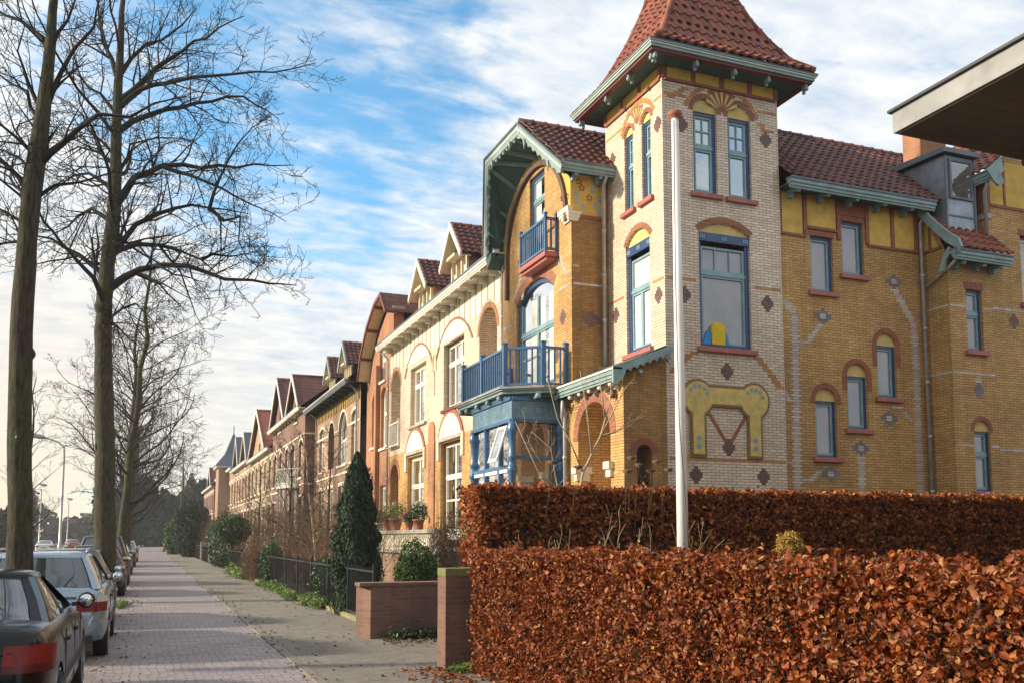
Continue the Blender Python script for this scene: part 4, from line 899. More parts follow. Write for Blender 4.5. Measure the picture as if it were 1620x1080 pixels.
mb.m(plain('pale_teardrop', (.6,.42,.28), .7)); mb.ring(W9, arc(31.72,32.05,8.1,.16,0,8), arc(31.72,32.05,8.1,.16,.06,8), 0, .03); mb.fbox(W9, 31.66, 31.72, 7.7, 8.1, 0, .03); mb.fbox(W9, 32.05, 32.11, 7.7, 8.1, 0, .03); mb.fbox(W9, 31.85, 31.91, 6.8, 7.7, 0, .03)
mb.build('frieze', H2)
mb = MB()
for c, hw, z in ((29.92,1.25,5.12),(34.35,1.22,5.0)):
    mb.m(M['cream']); mb.prism(W9, [(c-hw,z),(c+hw,z)]+arc(c-hw, c+hw, z, .78)[::-1], 0, .06); mb.m(M['redarch']); mb.ring(W9, arc(c-hw, c+hw, z, .78, .0, 18), arc(c-hw, c+hw, z, .78, .16, 18), 0, .05)
    mb.m(M['cream']); mb.fbox(W9, c-hw-.2, c-hw, z-.75, z+.02, 0, .07); mb.fbox(W9, c+hw, c+hw+.2, z-.75, z+.02, 0, .07); mb.m(M['stone']); mb.fbox(W9, c-hw, c+hw, z-.13, z-.002, 0, .09)
mb.m(M['orange']); mb.prism(W9, [(31.75,1.2),(32.5,1.2)]+arc(31.75,32.5,5.5,.37)[::-1], 0, .05)
mb.m(M['cream']); hb = 5.2
mb.build('window_surround', H2)
eaves(H2, 9.6, 24.0, 38.65, 9.75, .62, M['whitepaint'], M['leadgrey'], M['whitepaint'], .95)
mb = MB().m(M['tilered']); mb.add([(9.05,24.25,9.87),(9.05,38.6,9.87),(11.6,38.6,12.4),(11.6,24.4,12.4)], [(0,1,2,3)]); mb.add([(11.6,24.4,12.4),(11.6,38.6,12.4),(18,38.6,11.0),(18,24.4,11.0)], [(0,1,2,3)]); mb.build('roof', H2)
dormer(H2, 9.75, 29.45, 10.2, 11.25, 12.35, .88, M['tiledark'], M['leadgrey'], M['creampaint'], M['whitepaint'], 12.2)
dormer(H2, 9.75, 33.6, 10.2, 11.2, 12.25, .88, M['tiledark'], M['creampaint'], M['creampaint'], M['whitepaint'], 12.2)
downpipe(H2, [(9.1,24.75,9.65),(9.5,24.75,9.35),(9.52,24.75,.3)]); downpipe(H2, [(9.1,38.5,9.65),(9.5,38.5,9.3),(9.52,38.5,.3)])
railing(H2, [(9.56,36.8),(9.56,38.28)], 5.42, 6.45, .08, .16, M['whitepaint'])
for y, z in ((36.4,3.0),(32.95,2.9),(32.3,2.4)): mb = MB().m(M['stone']); mb.tube([(9.6,y,z),(9.35,y,z+.1)], .02, 6); mb.lathe((9.3,y,z-.1), [(.1,0),(.09,.15),(.03,.2)], 8); mb.build('wall_lamp', H2)

def arches(y0, y1, n, z0, z1, rise, w_, mats, **k):
    st = (y1-y0)/n; return [op((y0+st*(i+.5)-w_/2, y0+st*(i+.5)+w_/2, z0, z1), rise=rise, **{**mats, **k}) for i in range(n)]
wh = dict(frame=M['whitepaint'], sash=M['whitepaint'], glass=M['glassdark'], sill=M['cream'], fw=.1, depth=.2, transom=.68)
H3 = thing('terraced_house', 'orange brick house with a maroon edged gable hood, left of the cream double house', 'house', (12, 41.6, 0))
facade(H3, FX(9.9), [(38.7,0),(44.4,0),(44.4,9.5),(43.4,10.2),(42,11.2),(40.5,11.9),(39.4,12.1),(38.7,11.4)],
       [op((42.2,43.2,5.9,7.9), rise=.5, arch=M['redarch'], aw=.14, **wh), op((40.3,41.4,5.7,8.0), rise=.5, arch=M['redarch'], aw=.14, **wh), op((42.2,43.3,1.6,4.1), rise=.5, arch=M['redarch'], aw=.2, **wh), op((40.2,41.4,1.6,4.0), arch=M['redarch'], aw=.2, **wh), op((40.6,41.8,8.8,10.4), **wh)], M['orange'], 'wall')
mb = MB().m(M['orange']); mb.box(9.7, 9.898, 41.6, 41.95, 0, 9.6); mb.box(9.75, 10.2, 38.62, 39.0, 9.2, 11.5); mb.m(M['stone']); mb.box(9.7, 10.25, 38.57, 39.05, 11.5, 11.7); mb.build('pier', H3)
mb = MB(); prof3 = [(43.9,9.2),(43.4,10.25),(42.1,11.35),(40.6,12.1),(39.5,12.3),(38.55,11.35)]; po = [(44.05,9.2),(43.52,10.35),(42.2,11.5),(40.65,12.27),(39.45,12.47),(38.4,11.4)]
mb.m(M['maroon']); mb.ring(FX(9.35), prof3, po, -.02, .05); mb.m(M['creampaint'])
for a, b in zip(prof3, prof3[1:]): slab(a, b, 9.36, 9.89)
mb.m(M['maroon'])
for y, z in prof3[1:-1]: mb.box(9.34, 9.9, y-.05, y+.05, z-.12, z-.01)
mb.build('hood', H3)
mb = MB().m(M['tileflat'])
for a, b in zip(po, po[1:]): mb.add([(9.3,a[0],a[1]),(13,a[0],a[1]),(13,b[0],b[1]),(9.3,b[0],b[1])], [(0,1,2,3)])
mb.build('roof', H3)
H4 = thing('terraced_house', 'pinkish brown brick house with a yellow striped frieze, dark eaves and two small dormers', 'house', (12, 51, 0))
facade(H4, W9, [(44.4,0),(57,0),(57,9.2),(44.4,9.2)],
       [op((45.1,46.5,5.5,7.9), rise=.2, arch=M['cream'], aw=.14, **wh), op((47.6,49.9,5.5,7.4), rise=.95, arch=M['cream'], aw=.14, split=3, tsplit=2, **wh), op((51.1,52.9,5.5,7.3), rise=.85, kind='open', depth=1.0, inside=M['darkred'], arch=M['cream'], aw=.1), op((54.2,55.8,5.5,7.9), rise=.2, arch=M['cream'], aw=.14, **wh)]
       + [op((y, y+1.5, 2.0, 4.4), arch=M['cream'], aw=.2, **wh) for y in (45.2,48.2,51.3,54.2)], M['brown'], 'wall')
mb = MB().m(M['cream']); mb.fbox(W9, 44.45, 56.95, 5.0, 5.1, 0, .04); mb.fbox(W9, 44.45, 47.4, 7.4, 7.5, 0, .03); mb.fbox(W9, 50.1, 51, 7.4, 7.5, 0, .03); mb.fbox(W9, 53, 56.95, 7.4, 7.5, 0, .03); mb.build('stone_band', H4)
mb = MB().m(M['yellow']); mb.fbox(W9, 44.5, 56.9, 8.5, 9.1, 0, .03); mb.m(M['black'])
for y in np.arange(44.6, 56.9, .48): mb.fbox(W9, y-.06, y+.06, 8.5, 9.1, .0, .07)
mb.build('frieze', H4)
eaves(H4, 9.6, 44.3, 57.0, 9.3, .8, M['leadgrey'], M['whitepaint'], M['black'], 1.2)
roof_plane(H4, 8.95, 44.4, 57, 9.45, 3, 12.1, M['tileflat'])
dormer(H4, 9.7, 47.9, 9.9, 10.8, 11.9, .85, M['tiledark'], M['black'], M['creampaint'], M['teal'], 11.6); dormer(H4, 9.7, 52.3, 9.9, 10.8, 11.9, .85, M['tiledark'], M['black'], M['creampaint'], M['teal'], 11.6)
downpipe(H4, [(8.95,56.6,9.3),(9.5,56.6,8.9),(9.52,56.6,.3)]); downpipe(H4, [(9.0,44.9,9.3),(9.5,44.9,8.9),(9.52,44.9,.3)])

def row_house(label, y0, y1, X, ez, gables, mat, roofm, board, n=4, extra=None, bay=None):
    h = thing('terraced_house', label, 'house', (X+3, (y0+y1)/2, 0)); out = [(y0,0),(y1,0),(y1,ez)]
    for c, hw, zf, za in sorted(gables, reverse=True): out += [(c+hw-.1, zf-.1), (c, za-.15), (c-hw+.1, zf-.1)]
    out.append((y0, ez)); ops = []
    st = (y1-y0)/n
    for i in range(n):
        c = y0+st*(i+.5); ops += [op((c-st*.27, c+st*.27, 1.8, 4.2), arch=M['cream'], aw=.18, **wh), op((c-st*.24, c+st*.24, 5.4, 7.5), rise=.3, arch=M['cream'], aw=.16, **wh)]
    for c, hw, zf, za in gables: ops.append(op((c-.7, c+.7, max(8.1, zf-.6), min(za-1.4, zf+1.0)), **wh))
    facade(h, FX(X), out, ops, mat, 'wall')
    mb = MB().m(mat); mb.wall(FY(y0), [(X,0),(X+7,0),(X+7,ez),(X,ez)], []); mb.build('side_wall', h)
    mb = MB().m(M['cream']); 
    for z in (4.9, 8.0): mb.fbox(FX(X), y0, y1, z, z+.09, 0, .03); mb.fbox(FY(y0), X-.03, X+2, z, z+.09, 0, .03)
    mb.build('stone_band', h)
    roof_plane(h, X-.4, y0, y1, ez+.05, 3.4, ez+2.6, roofm); eaves(h, X, y0, y1, ez+.05, .45, M['whitepaint'], M['leadgrey'], M['whitepaint'], 1.5)
    for c, hw, zf, za in gables: gable_roof(h, X, c, hw, zf, za, X+4.5, roofm, board)
    mb = MB().m(mat); mb.box(X+2.9, X+3.5, y1-1.2, y1-.4, ez+1.5, ez+3.4); mb.m(M['stone']); mb.box(X+2.85, X+3.55, y1-1.25, y1-.35, ez+3.4, ez+3.55); mb.build('chimney', h)
    return h
h5 = row_house('reddish brick double house with two steep gables and a curved white balcony', 57.0, 72.4, 8.9, 9.6, [(60.6,2.9,9.7,12.2),(68.3,3.7,9.9,13.2)], M['darkred'], M['tileflat'], M['whitepaint'], 5)
mb = MB().m(M['whitepaint'])
for r, z0, z1 in ((1.2,4.75,5.0),(1.28,5.001,5.08)):
    poly_slab(mb, [(8.9,58.8+.0)]+[(8.9-r*math.sin(R(a)), 60.6-1.9*math.cos(R(a))) for a in range(10, 180, 20)]+[(8.9,62.4)], z0, z1)
for a in range(5, 180, 7): x, y = 8.9-1.15*math.sin(R(a)), 60.6-1.8*math.cos(R(a)); mb.bar((x,y,5.08), (x,y,5.95), .05, .05)
pts = [(8.9-1.15*math.sin(R(a)), 60.6-1.8*math.cos(R(a)), 5.98) for a in range(0, 181, 15)]
mb.tube(pts, .05, 6); mb.m(M['brown']); poly_slab(mb, [(8.9,58.9)]+[(8.9-1.0*math.sin(R(a)), 60.6-1.7*math.cos(R(a))) for a in range(10, 180, 20)]+[(8.9,62.3)], .1, 4.7)
mb.m(M['whitepaint'])
for a in range(10, 180, 20): x, y = 8.9-1.04*math.sin(R(a)), 60.6-1.74*math.cos(R(a)); mb.bar((x,y,1.2), (x,y,4.7), .12, .12)
mb.build('balcony', h5)
row_house('tall pale brick house with a bright red tiled gable roof, farther down the row', 72.4, 88, 8.9, 8.5, [(81.5,6.2,8.7,12.6)], M['yellowbrick'], M['tilered'], M['cream'], 5)
row_house('brown brick house with two small slate gables beyond the bright red roof', 88, 106, 8.9, 8.8, [(92.5,3,9.0,11.8),(101,3,9.0,12.2)], M['brown'], M['slate'], M['cream'], 6)
h8 = row_house('brown brick house with a pointed slate corner spire, far down the row', 106, 130, 8.9, 9.3, [(124,3,9.3,11.6)], M['brown'], M['slate'], M['whitepaint'], 7)
mb = MB().m(M['brown']); mb.box(7.7, 11.2, 112, 116.5, 0, 9.8); mb.m(M['whitepaint']); mb.box(7.4, 11.5, 111.7, 116.8, 9.8, 10.0); mb.build('corner_tower', h8)
mb = MB().m(M['slate']); V = [(7.3,111.6,10.0),(11.6,111.6,10.0),(11.6,116.9,10.0),(7.3,116.9,10.0),(8.5,113,11.6),(10.4,113,11.6),(10.4,115.5,11.6),(8.5,115.5,11.6),(9.45,114.25,14.2)]
mb.add(V, [(0,1,5,4),(1,2,6,5),(2,3,7,6),(3,0,4,7),(4,5,8),(5,6,8),(6,7,8),(7,4,8)]); mb.tube([(9.45,114.25,14.1),(9.45,114.25,15)], .05, 6); mb.build('spire', h8)
row_house('dark red brick house closing the visible end of the row', 130, 152, 8.4, 8.6, [(136,3.4,8.8,11.4)], M['darkred'], M['tileflat'], M['cream'], 6)

# the neighbour's flat roof that juts in at the upper right
h9 = thing('neighbour_house', 'flat roof with pale fascia and dark boarded underside jutting in at upper right', 'house', (14, 5, 0))
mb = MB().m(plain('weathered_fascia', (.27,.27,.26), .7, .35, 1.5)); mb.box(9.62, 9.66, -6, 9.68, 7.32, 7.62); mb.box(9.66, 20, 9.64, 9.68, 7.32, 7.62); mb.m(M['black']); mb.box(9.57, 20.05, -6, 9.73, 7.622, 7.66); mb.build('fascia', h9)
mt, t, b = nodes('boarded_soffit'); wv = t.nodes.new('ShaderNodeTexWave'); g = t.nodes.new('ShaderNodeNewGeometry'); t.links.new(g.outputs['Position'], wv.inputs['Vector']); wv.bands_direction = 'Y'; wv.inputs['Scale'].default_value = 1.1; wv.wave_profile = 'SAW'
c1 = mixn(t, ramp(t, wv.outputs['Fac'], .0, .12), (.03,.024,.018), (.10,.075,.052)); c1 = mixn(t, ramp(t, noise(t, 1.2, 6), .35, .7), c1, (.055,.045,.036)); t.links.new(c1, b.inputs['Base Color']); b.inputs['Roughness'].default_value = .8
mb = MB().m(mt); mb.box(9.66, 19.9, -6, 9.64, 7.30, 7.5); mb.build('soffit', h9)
mb = MB().m(M['brown']); mb.box(12.2, 19.8, -6, 8.8, 0, 7.3); mb.build('wall', h9)
mb = MB().m(M['black']); mb.tube([(12.0,9.5,7.2),(11.75,8.9,7.2)], .09, 10); mb.tube([(11.75,8.9,7.2),(12.15,8.7,6.9),(12.15,8.7,0.1)], .06, 8); mb.build('drainpipe', h9)

# terrace in front of the cream house
T1 = thing('terrace_wall', 'low stone terrace with a pale balustrade carrying flower pots', 'terrace', (7.2, 28, 0))
mb = MB().m(M['brown']); mb.box(7.25, 9.55, 23.6, 33.5, -.02, 1.2); mb.m(M['stone']); mb.box(7.12, 9.58, 23.5, 33.6, 1.2, 1.3); mb.build('terrace_floor', T1)
mb = MB().m(M['cream'])
for y in np.arange(23.8, 33.4, .2): mb.lathe((7.25,y,1.3), [(.04,0),(.035,.1),(.065,.22),(.03,.38),(.045,.44),(.045,.48)], 8)
mb.m(M['stone']); mb.box(7.12, 7.4, 23.6, 33.5, 1.78, 1.88); mb.build('balustrade', T1)
# ------------------------------------------------------------------ vegetation
def nz(p, f=1.0, seed=0.0):      # cheap smooth noise, -1..1
    x, y, z = p[...,0]*f+seed, p[...,1]*f+seed*1.7, p[...,2]*f-seed
    return (np.sin(x*1.7+np.sin(y*2.3+z))+np.sin(y*2.9+np.sin(z*1.9+x*1.3))+np.sin(z*3.1+np.sin(x*2.7-y)))/3
def leaves(name, parent, P, size, mat, nrm=None, spread=.8, aspect=.6, up=0.0, fold=.25, oval=False):
    """one small folded leaf at every point; each is its own island so it gets its own colour"""
    n = len(P); size = np.asarray(size)*np.ones(n)
    N_ = rng.normal(size=(n,3))*spread
    if nrm is not None: N_ = N_ + nrm
    N_ /= np.linalg.norm(N_, axis=1, keepdims=True)+1e-9
    T = rng.normal(size=(n,3)); T[:,2] += up; T -= N_*np.sum(T*N_, axis=1, keepdims=True); T /= np.linalg.norm(T, axis=1, keepdims=True)+1e-9
    B = np.cross(N_, T); s = size[:,None]; f = fold*s
    if oval:
        cu = (rng.random((n,1))-.3)*s*.5; w_ = aspect*.5*(.8+.4*rng.random((n,1)))*s
        a = P-T*s*.5-N_*cu*.4; c = P+T*s*.5-N_*cu; V = np.stack([a, P+B*w_*.85+N_*f*.6-T*s*.22, P+B*w_+N_*f*.5+T*s*.16, c, P-B*w_+N_*f*.5+T*s*.16, P-B*w_*.85+N_*f*.6-T*s*.22], 1).reshape(-1,3)
        i = np.arange(n)[:,None]*6; F = np.concatenate([i+np.array([[0,1,2,3]]), i+np.array([[0,3,4,5]])], 0)
        return raw_mesh(name, V, F, mat, parent)
    a = P-T*s*.5; b = P+B*s*aspect*.5+N_*f*.5+T*s*.05; c = P+T*s*.5+N_*f*.2; d = P-B*s*aspect*.5+N_*f*.5+T*s*.05
    V = np.stack([a,b,c,d], 1).reshape(-1,3); i = np.arange(n)[:,None]*4
    F = np.concatenate([i+np.array([[0,1,2]]), i+np.array([[0,2,3]])], 0)
    return raw_mesh(name, V, F, mat, parent)
M['beech'] = island('russet_beech_leaves', [(.05,.010,.005),(.22,.042,.008),(.34,.073,.010),(.10,.019,.007),(.42,.125,.020),(.26,.050,.008),(.52,.25,.09),(.12,.025,.009),(.30,.060,.010)], .55, trans=.28, spec=.35)
M['beech2'] = island('dull_beech_leaves', [(.13,.030,.014),(.33,.078,.018),(.46,.125,.025),(.20,.045,.015),(.58,.25,.07),(.30,.070,.02)], .55, trans=.3, spec=.3)
M['twig'] = plain('twig', (.12,.075,.045), .8, .4, 8)
M['twigpale'] = plain('pale_twig', (.42,.33,.20), .8, .3, 8)
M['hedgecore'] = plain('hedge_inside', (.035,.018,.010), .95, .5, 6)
M['conifer'] = island('conifer_green', [(.012,.030,.012),(.020,.045,.016),(.030,.060,.018),(.016,.038,.016),(.045,.075,.022)], .7, trans=.1)
M['green'] = island('evergreen_leaves', [(.02,.05,.014),(.035,.075,.018),(.05,.10,.022),(.03,.055,.016)], .5, trans=.15)
M['lime'] = island('bright_green_leaves', [(.07,.14,.02),(.12,.20,.03),(.17,.24,.04),(.09,.15,.03)], .5, trans=.25)
M['browntw'] = island('dry_brown_leaves', [(.14,.07,.035),(.20,.11,.05),(.10,.05,.03),(.26,.16,.08)], .7, trans=.15)
M['goldtw'] = island('golden_leaves', [(.40,.24,.04),(.50,.32,.06),(.30,.18,.04)], .6, trans=.2)
def box_points(n, x0, x1, y0, y1, z0, z1, faces, depth):
    """points in the outer shell of a box; faces like '-x' get points in proportion to their area"""
    ar = {'-x': (y1-y0)*(z1-z0), '+x': (y1-y0)*(z1-z0), '-y': (x1-x0)*(z1-z0), '+y': (x1-x0)*(z1-z0), '+z': (x1-x0)*(y1-y0)}
    tot = sum(ar[f] for f in faces); P = []; Nn = []
    for f in faces:
        k = int(n*ar[f]/tot); q = rng.random((k,3)); d = rng.random(k)**1.4*depth
        p = np.stack([x0+(x1-x0)*q[:,0], y0+(y1-y0)*q[:,1], z0+(z1-z0)*q[:,2]], 1); nn = np.zeros((k,3))
        ax = 'xyz'.index(f[1]); lo = (x0,y0,z0)[ax]; hi = (x1,y1,z1)[ax]
        if f[0] == '-': p[:,ax] = lo+d; nn[:,ax] = -1
        else: p[:,ax] = hi-d; nn[:,ax] = 1
        bmp = nz(p, 3.0, 1.3)*.07+nz(p, 9, 4.1)*.05; p += nn*bmp[:,None]; P.append(p); Nn.append(nn)
    return np.concatenate(P), np.concatenate(Nn)
def hedge(label, x0, x1, y0, y1, z1, n, size, mat, faces, holes=None, depth=.2, twigs=260):
    h = thing('beech_hedge', label, 'hedge', ((x0+x1)/2, (y0+y1)/2, 0), None)
    P, Nn = box_points(n, x0, x1, y0, y1, .03, z1, faces, depth)
    keep = (nz(P, 4.5, 2.0)+nz(P, 11, 6.0)*.6+rng.random(len(P))*1.5) > -.08
    if holes is not None: keep &= holes(P)
    P, Nn = P[keep], Nn[keep]
    m_t = rng.random(len(P)) < .05; P = P+Nn*(m_t*rng.random(len(P))*.09)[:,None]
    leaves('leaves', h, P, size*(.5+.95*rng.random(len(P))**1.3), mat, Nn*.55+np.array([-.25,.1,.25]), .85, .62, 0, .4, True)
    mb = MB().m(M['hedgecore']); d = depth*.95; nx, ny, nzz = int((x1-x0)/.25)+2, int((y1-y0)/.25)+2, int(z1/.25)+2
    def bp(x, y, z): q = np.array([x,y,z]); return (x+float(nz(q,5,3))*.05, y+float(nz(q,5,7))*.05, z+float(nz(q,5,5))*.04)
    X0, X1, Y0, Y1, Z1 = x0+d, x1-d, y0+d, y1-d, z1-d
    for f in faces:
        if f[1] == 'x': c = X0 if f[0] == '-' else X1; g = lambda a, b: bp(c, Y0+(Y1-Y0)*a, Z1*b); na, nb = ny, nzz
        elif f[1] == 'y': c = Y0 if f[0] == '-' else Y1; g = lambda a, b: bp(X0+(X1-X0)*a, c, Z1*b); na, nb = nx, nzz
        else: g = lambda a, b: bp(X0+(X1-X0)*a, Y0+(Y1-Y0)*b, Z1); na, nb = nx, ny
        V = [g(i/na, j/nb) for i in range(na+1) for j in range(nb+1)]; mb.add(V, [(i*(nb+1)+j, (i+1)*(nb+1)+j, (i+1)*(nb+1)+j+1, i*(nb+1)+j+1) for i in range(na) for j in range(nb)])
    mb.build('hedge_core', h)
    mb = MB().m(M['twig'])
    P, Nn = box_points(twigs, x0, x1, y0, y1, .0, z1, faces, .1)
    for p, q in zip(P, Nn):
        if p[2] > z1-.3: continue
        v = np.array([random.uniform(-.3,.3), random.uniform(-.3,.3), 1])*random.uniform(.15,.4)+q*.03; mb.tube([p-q*.12, p+v*.5-q*.05, p+v], [.005,.004,.0015], 3, False)
    mb.build('twigs', h); return h
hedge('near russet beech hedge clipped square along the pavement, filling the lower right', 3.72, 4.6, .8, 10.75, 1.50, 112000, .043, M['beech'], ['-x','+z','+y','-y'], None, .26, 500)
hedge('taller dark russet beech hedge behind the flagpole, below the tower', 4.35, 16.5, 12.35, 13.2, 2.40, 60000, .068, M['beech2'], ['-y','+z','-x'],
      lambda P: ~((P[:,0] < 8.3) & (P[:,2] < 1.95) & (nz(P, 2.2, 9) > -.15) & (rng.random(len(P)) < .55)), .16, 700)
def crown_pts(n, c, r, shell=.55):      # points in an uneven ellipsoid
    d = rng.normal(size=(n,3)); d /= np.linalg.norm(d, axis=1, keepdims=True)
    rad = (shell+(1-shell)*rng.random(n)**.5)*(1+.16*nz(d, 2.5, c[0]+c[1])+.10*nz(d, 6, c[1]))
    return np.array(c)+d*rad[:,None]*np.array(r), d
def bush(name, label, c, r, n, size, mat, cat='bush', group=None, shell=.55, stems=True, up=0, aspect=.6, core=None, smat=None):
    b = thing(name, label, cat, (c[0], c[1], 0), group); P, d = crown_pts(n, c, r, shell); P = P[P[:,2] > .02]; d = d[:len(P)]
    leaves('leaves', b, P, size*(.6+.8*rng.random(len(P))), mat, d*.6, .8, aspect, up)
    mb = MB().m(smat or M['twig'])
    for i in range(9): a = i*.7; e = (c[0]+r[0]*.6*math.cos(a), c[1]+r[1]*.6*math.sin(a), c[2]+r[2]*.5*random.uniform(.2,1)); mb.tube([(c[0]+.05*math.cos(a), c[1]+.05*math.sin(a), 0), ((c[0]+e[0])/2, (c[1]+e[1])/2, e[2]*.5), e], [.02,.014,.005], 5, False)
    mb.build('stems', b)
    if core:
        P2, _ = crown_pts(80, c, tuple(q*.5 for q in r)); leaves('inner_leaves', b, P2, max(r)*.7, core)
    return b
mt, t, b = nodes('fissured_mossy_bark'); b.inputs['Roughness'].default_value = .95
n1 = noise(t, 9, 7, .7, None, (3.2, 3.2, .55)); n2 = noise(t, .9, 5, .6)
c_ = mixn(t, ramp(t, n1, .38, .62), (.018,.014,.008), (.085,.065,.038)); c_ = mixn(t, ramp(t, n2, .42, .66), c_, mixn(t, ramp(t, n1, .35, .6), (.022,.025,.008), (.075,.08,.028)))
t.links.new(c_, b.inputs['Base Color']); bump(t, b, n1, 1.0, .05); M['bark'] = mt
M['barkdark'] = plain('dark_branch_bark', (.022,.018,.013), .95, .35, 2.5, 20, .6)
def grow(mb, p, d, L, r, lev, wob=.35, lift=.12, kids=(5,5,4), minr=.0035):
    n = max(3, int(L/.35)) if lev < 2 else 3; pts = [Vector(p)]; d = Vector(d).normalized()
    for i in range(n):
        d = (d+Vector((random.gauss(0,wob),random.gauss(0,wob),random.gauss(0,wob)))*.5+Vector((0,0,lift))*.5).normalized(); pts.append(pts[-1]+d*L/n)
    rad = [max(minr, r*(1-.8*i/n)) for i in range(n+1)]
    mb.tube(pts, rad, 6 if r > .04 else 4 if r > .015 else 3, False)
    if lev >= len(kids): return
    for k in range(kids[lev]):
        t = .2+.78*(k+random.random()*.9)/kids[lev]; i = min(n-1, int(t*n)); q = pts[i].lerp(pts[i+1], t*n-i); ax = (pts[i+1]-pts[i]).normalized()
        s = ax.cross(Vector((random.gauss(0,1),random.gauss(0,1),random.gauss(0,1)))).normalized()
        grow(mb, q, ax*.75+s*random.uniform(.6,1.0), L*random.uniform(.35,.6)*(1.05-.45*t), max(minr, rad[i]*.5), lev+1, wob, lift, kids, minr)
def bare_tree(name, label, x, y, h, r, seed, group=None, bare=.25, nb=18, spread=.34, kids=(5,4,3), lean=(0,0), minr=.004, bark=None, up=.6):
    random.seed(seed); t = thing(name, label, 'tree', (x, y, 0), group)
    mb = MB().m(bark or M['bark']); n = 12; pts = []
    for i in range(n+1): f = i/n; pts.append(Vector((x+lean[0]*f+random.gauss(0,.012)*h*f*.6, y+lean[1]*f+random.gauss(0,.012)*h*f*.6, h*f)))
    rad = [r*(1.35 if i == 0 else 1.08 if i == 1 else 1)*(1-.86*(i/n)**1.1) for i in range(n+1)]; mb.tube(pts, rad, 10); mb.build('trunk', t)
    mb = MB().m(M['barkdark'])
    for k in range(nb):
        f = bare+(.97-bare)*(k+random.random())/nb; i = min(n-1, int(f*n)); q = pts[i].lerp(pts[i+1], f*n-i); an = k*2.4+random.uniform(-.5,.5)
        L = h*spread*(1.1-.75*(f-bare)/(1-bare)); grow(mb, q, (math.cos(an), math.sin(an), up*random.uniform(.5,1.4)), L, max(.015, rad[i]*.33), 0, .33, .16, kids, minr)
    mb.build('branches', t); return t
def traced_tree(label, bx, by, trunk, limbs, seed, ratio):
    """roadside tree whose trunk and main limbs were measured from the photograph (sideways, up), given real depth here"""
    random.seed(seed); t = thing('roadside_tree', label, 'tree', (bx, by, 0), 'tall bare trees along the parking strip')
    rt = Vector((math.cos(R(21.6)), -math.sin(R(21.6)), 0)); fw = Vector((math.sin(R(21.6)), math.cos(R(21.6)), 0)); base = Vector((bx, by, 0))
    mb = MB().m(M['bark'])
    allq = [(s_, z_, r0+(r1-r0)*i/(len(q)-1)) for r0, r1, q in trunk for i, (s_, z_) in enumerate(q)]; allq = [allq[0]]+[b for a, b in zip(allq, allq[1:]) if abs(b[1]-a[1]) > .02]
    for q in (allq,):
        fine = []
        for (a, b, e), (c, d, g_) in zip(q, q[1:]):
            m_ = max(1, int(math.hypot(c-a, d-b)/.35))
            for i in range(m_): f = i/m_; fine.append((a+(c-a)*f, b+(d-b)*f, e+(g_-e)*f))
        fine.append(q[-1]); n = len(fine)
        P = [base+rt*(s+random.gauss(0,.006))+Vector((0,0,z))+fw*random.gauss(0,.01) for s, z, _ in fine]; P[0] = base+rt*fine[0][0]+Vector((0,0,fine[0][1])) 
        mb.tube(P, [fine[i][2]*random.uniform(.97,1.06) for i in range(n)], 18)
    for k in range(3):       # burls and cut stubs
        s, z = trunk[1][2][1+k % 5][:2]; an = random.uniform(0, 6.28); rr = .17*ratio
        p = base+rt*(s+math.cos(an)*rr*.8)+fw*math.sin(an)*rr*.8+Vector((0,0,z+random.uniform(-.3,.3))); o = (rt*math.cos(an)+fw*math.sin(an))
        mb.tube([p-o*.10, p-o*.04, p, p+o*.02], [.13*ratio,.10*ratio,.06*ratio,.02], 10)
    mb.build('trunk', t); mb = MB().m(M['barkdark'])
    done = []
    for j, (r0, r1, q) in enumerate(limbs):
        m0 = random.uniform(-.5, .5); s0_, z0_ = q[0]; d0 = 0
        tl = np.interp(z0_, [a_[1] for a_ in allq], [a_[0] for a_ in allq])
        if abs(s0_-tl) > .45*ratio and done:
            c_ = min(done, key=lambda e_: (e_[0]-s0_)**2+(e_[1]-z0_)**2); d0 = c_[2]; q = [(c_[0], c_[1])]+list(q[1:])
        else: q = [(float(tl), z0_-.08*ratio)]+list(q[1:]) if abs(s0_-tl) < .12*ratio else [(float(tl), z0_-.1*ratio)]+list(q)
        L = sum(math.hypot(c-a, d-b) for (a, b), (c, d) in zip(q, q[1:])); P = []; acc = 0; fine = [q[0]]
        for (a, b), (c, d) in zip(q, q[1:]):
            m_ = max(1, int(math.hypot(c-a, d-b)/(.22*ratio)))
            for i in range(1, m_+1): f = i/m_; fine.append((a+(c-a)*f+random.gauss(0,.018)*ratio, b+(d-b)*f+random.gauss(0,.018)*ratio))
        n = len(fine)-1
        for i, (s, z) in enumerate(fine): dd = d0+m0*L*i/n*.42; done.append((s, z, dd)); P.append(base+rt*s+Vector((0,0,z))+fw*dd)
        rad = [(r0+(r1-r0)*(i/n)**.7)*ratio*.62 for i in range(n+1)]; mb.tube(P, rad, 8, False)
        nk = int((9 if ratio > 1.2 else 6)+L*(3.2 if ratio > 1.2 else 2.3)/ratio**.5)
        for k in range(nk):
            f = .12+.87*(k+random.random())/nk; i = min(n-1, int(f*n)); p = P[i].lerp(P[i+1], f*n-i); ax = (P[i+1]-P[i]).normalized()
            sd = ax.cross(Vector((random.gauss(0,1),random.gauss(0,1),random.gauss(0,1)))).normalized()
            grow(mb, p, ax*.7+sd+Vector((0,0,.15)), random.uniform(.5,1.25)*ratio*(1.1-.5*f), max(.006, rad[i]*.42), 1, .42, .12, (0,4,3), .0035*ratio)
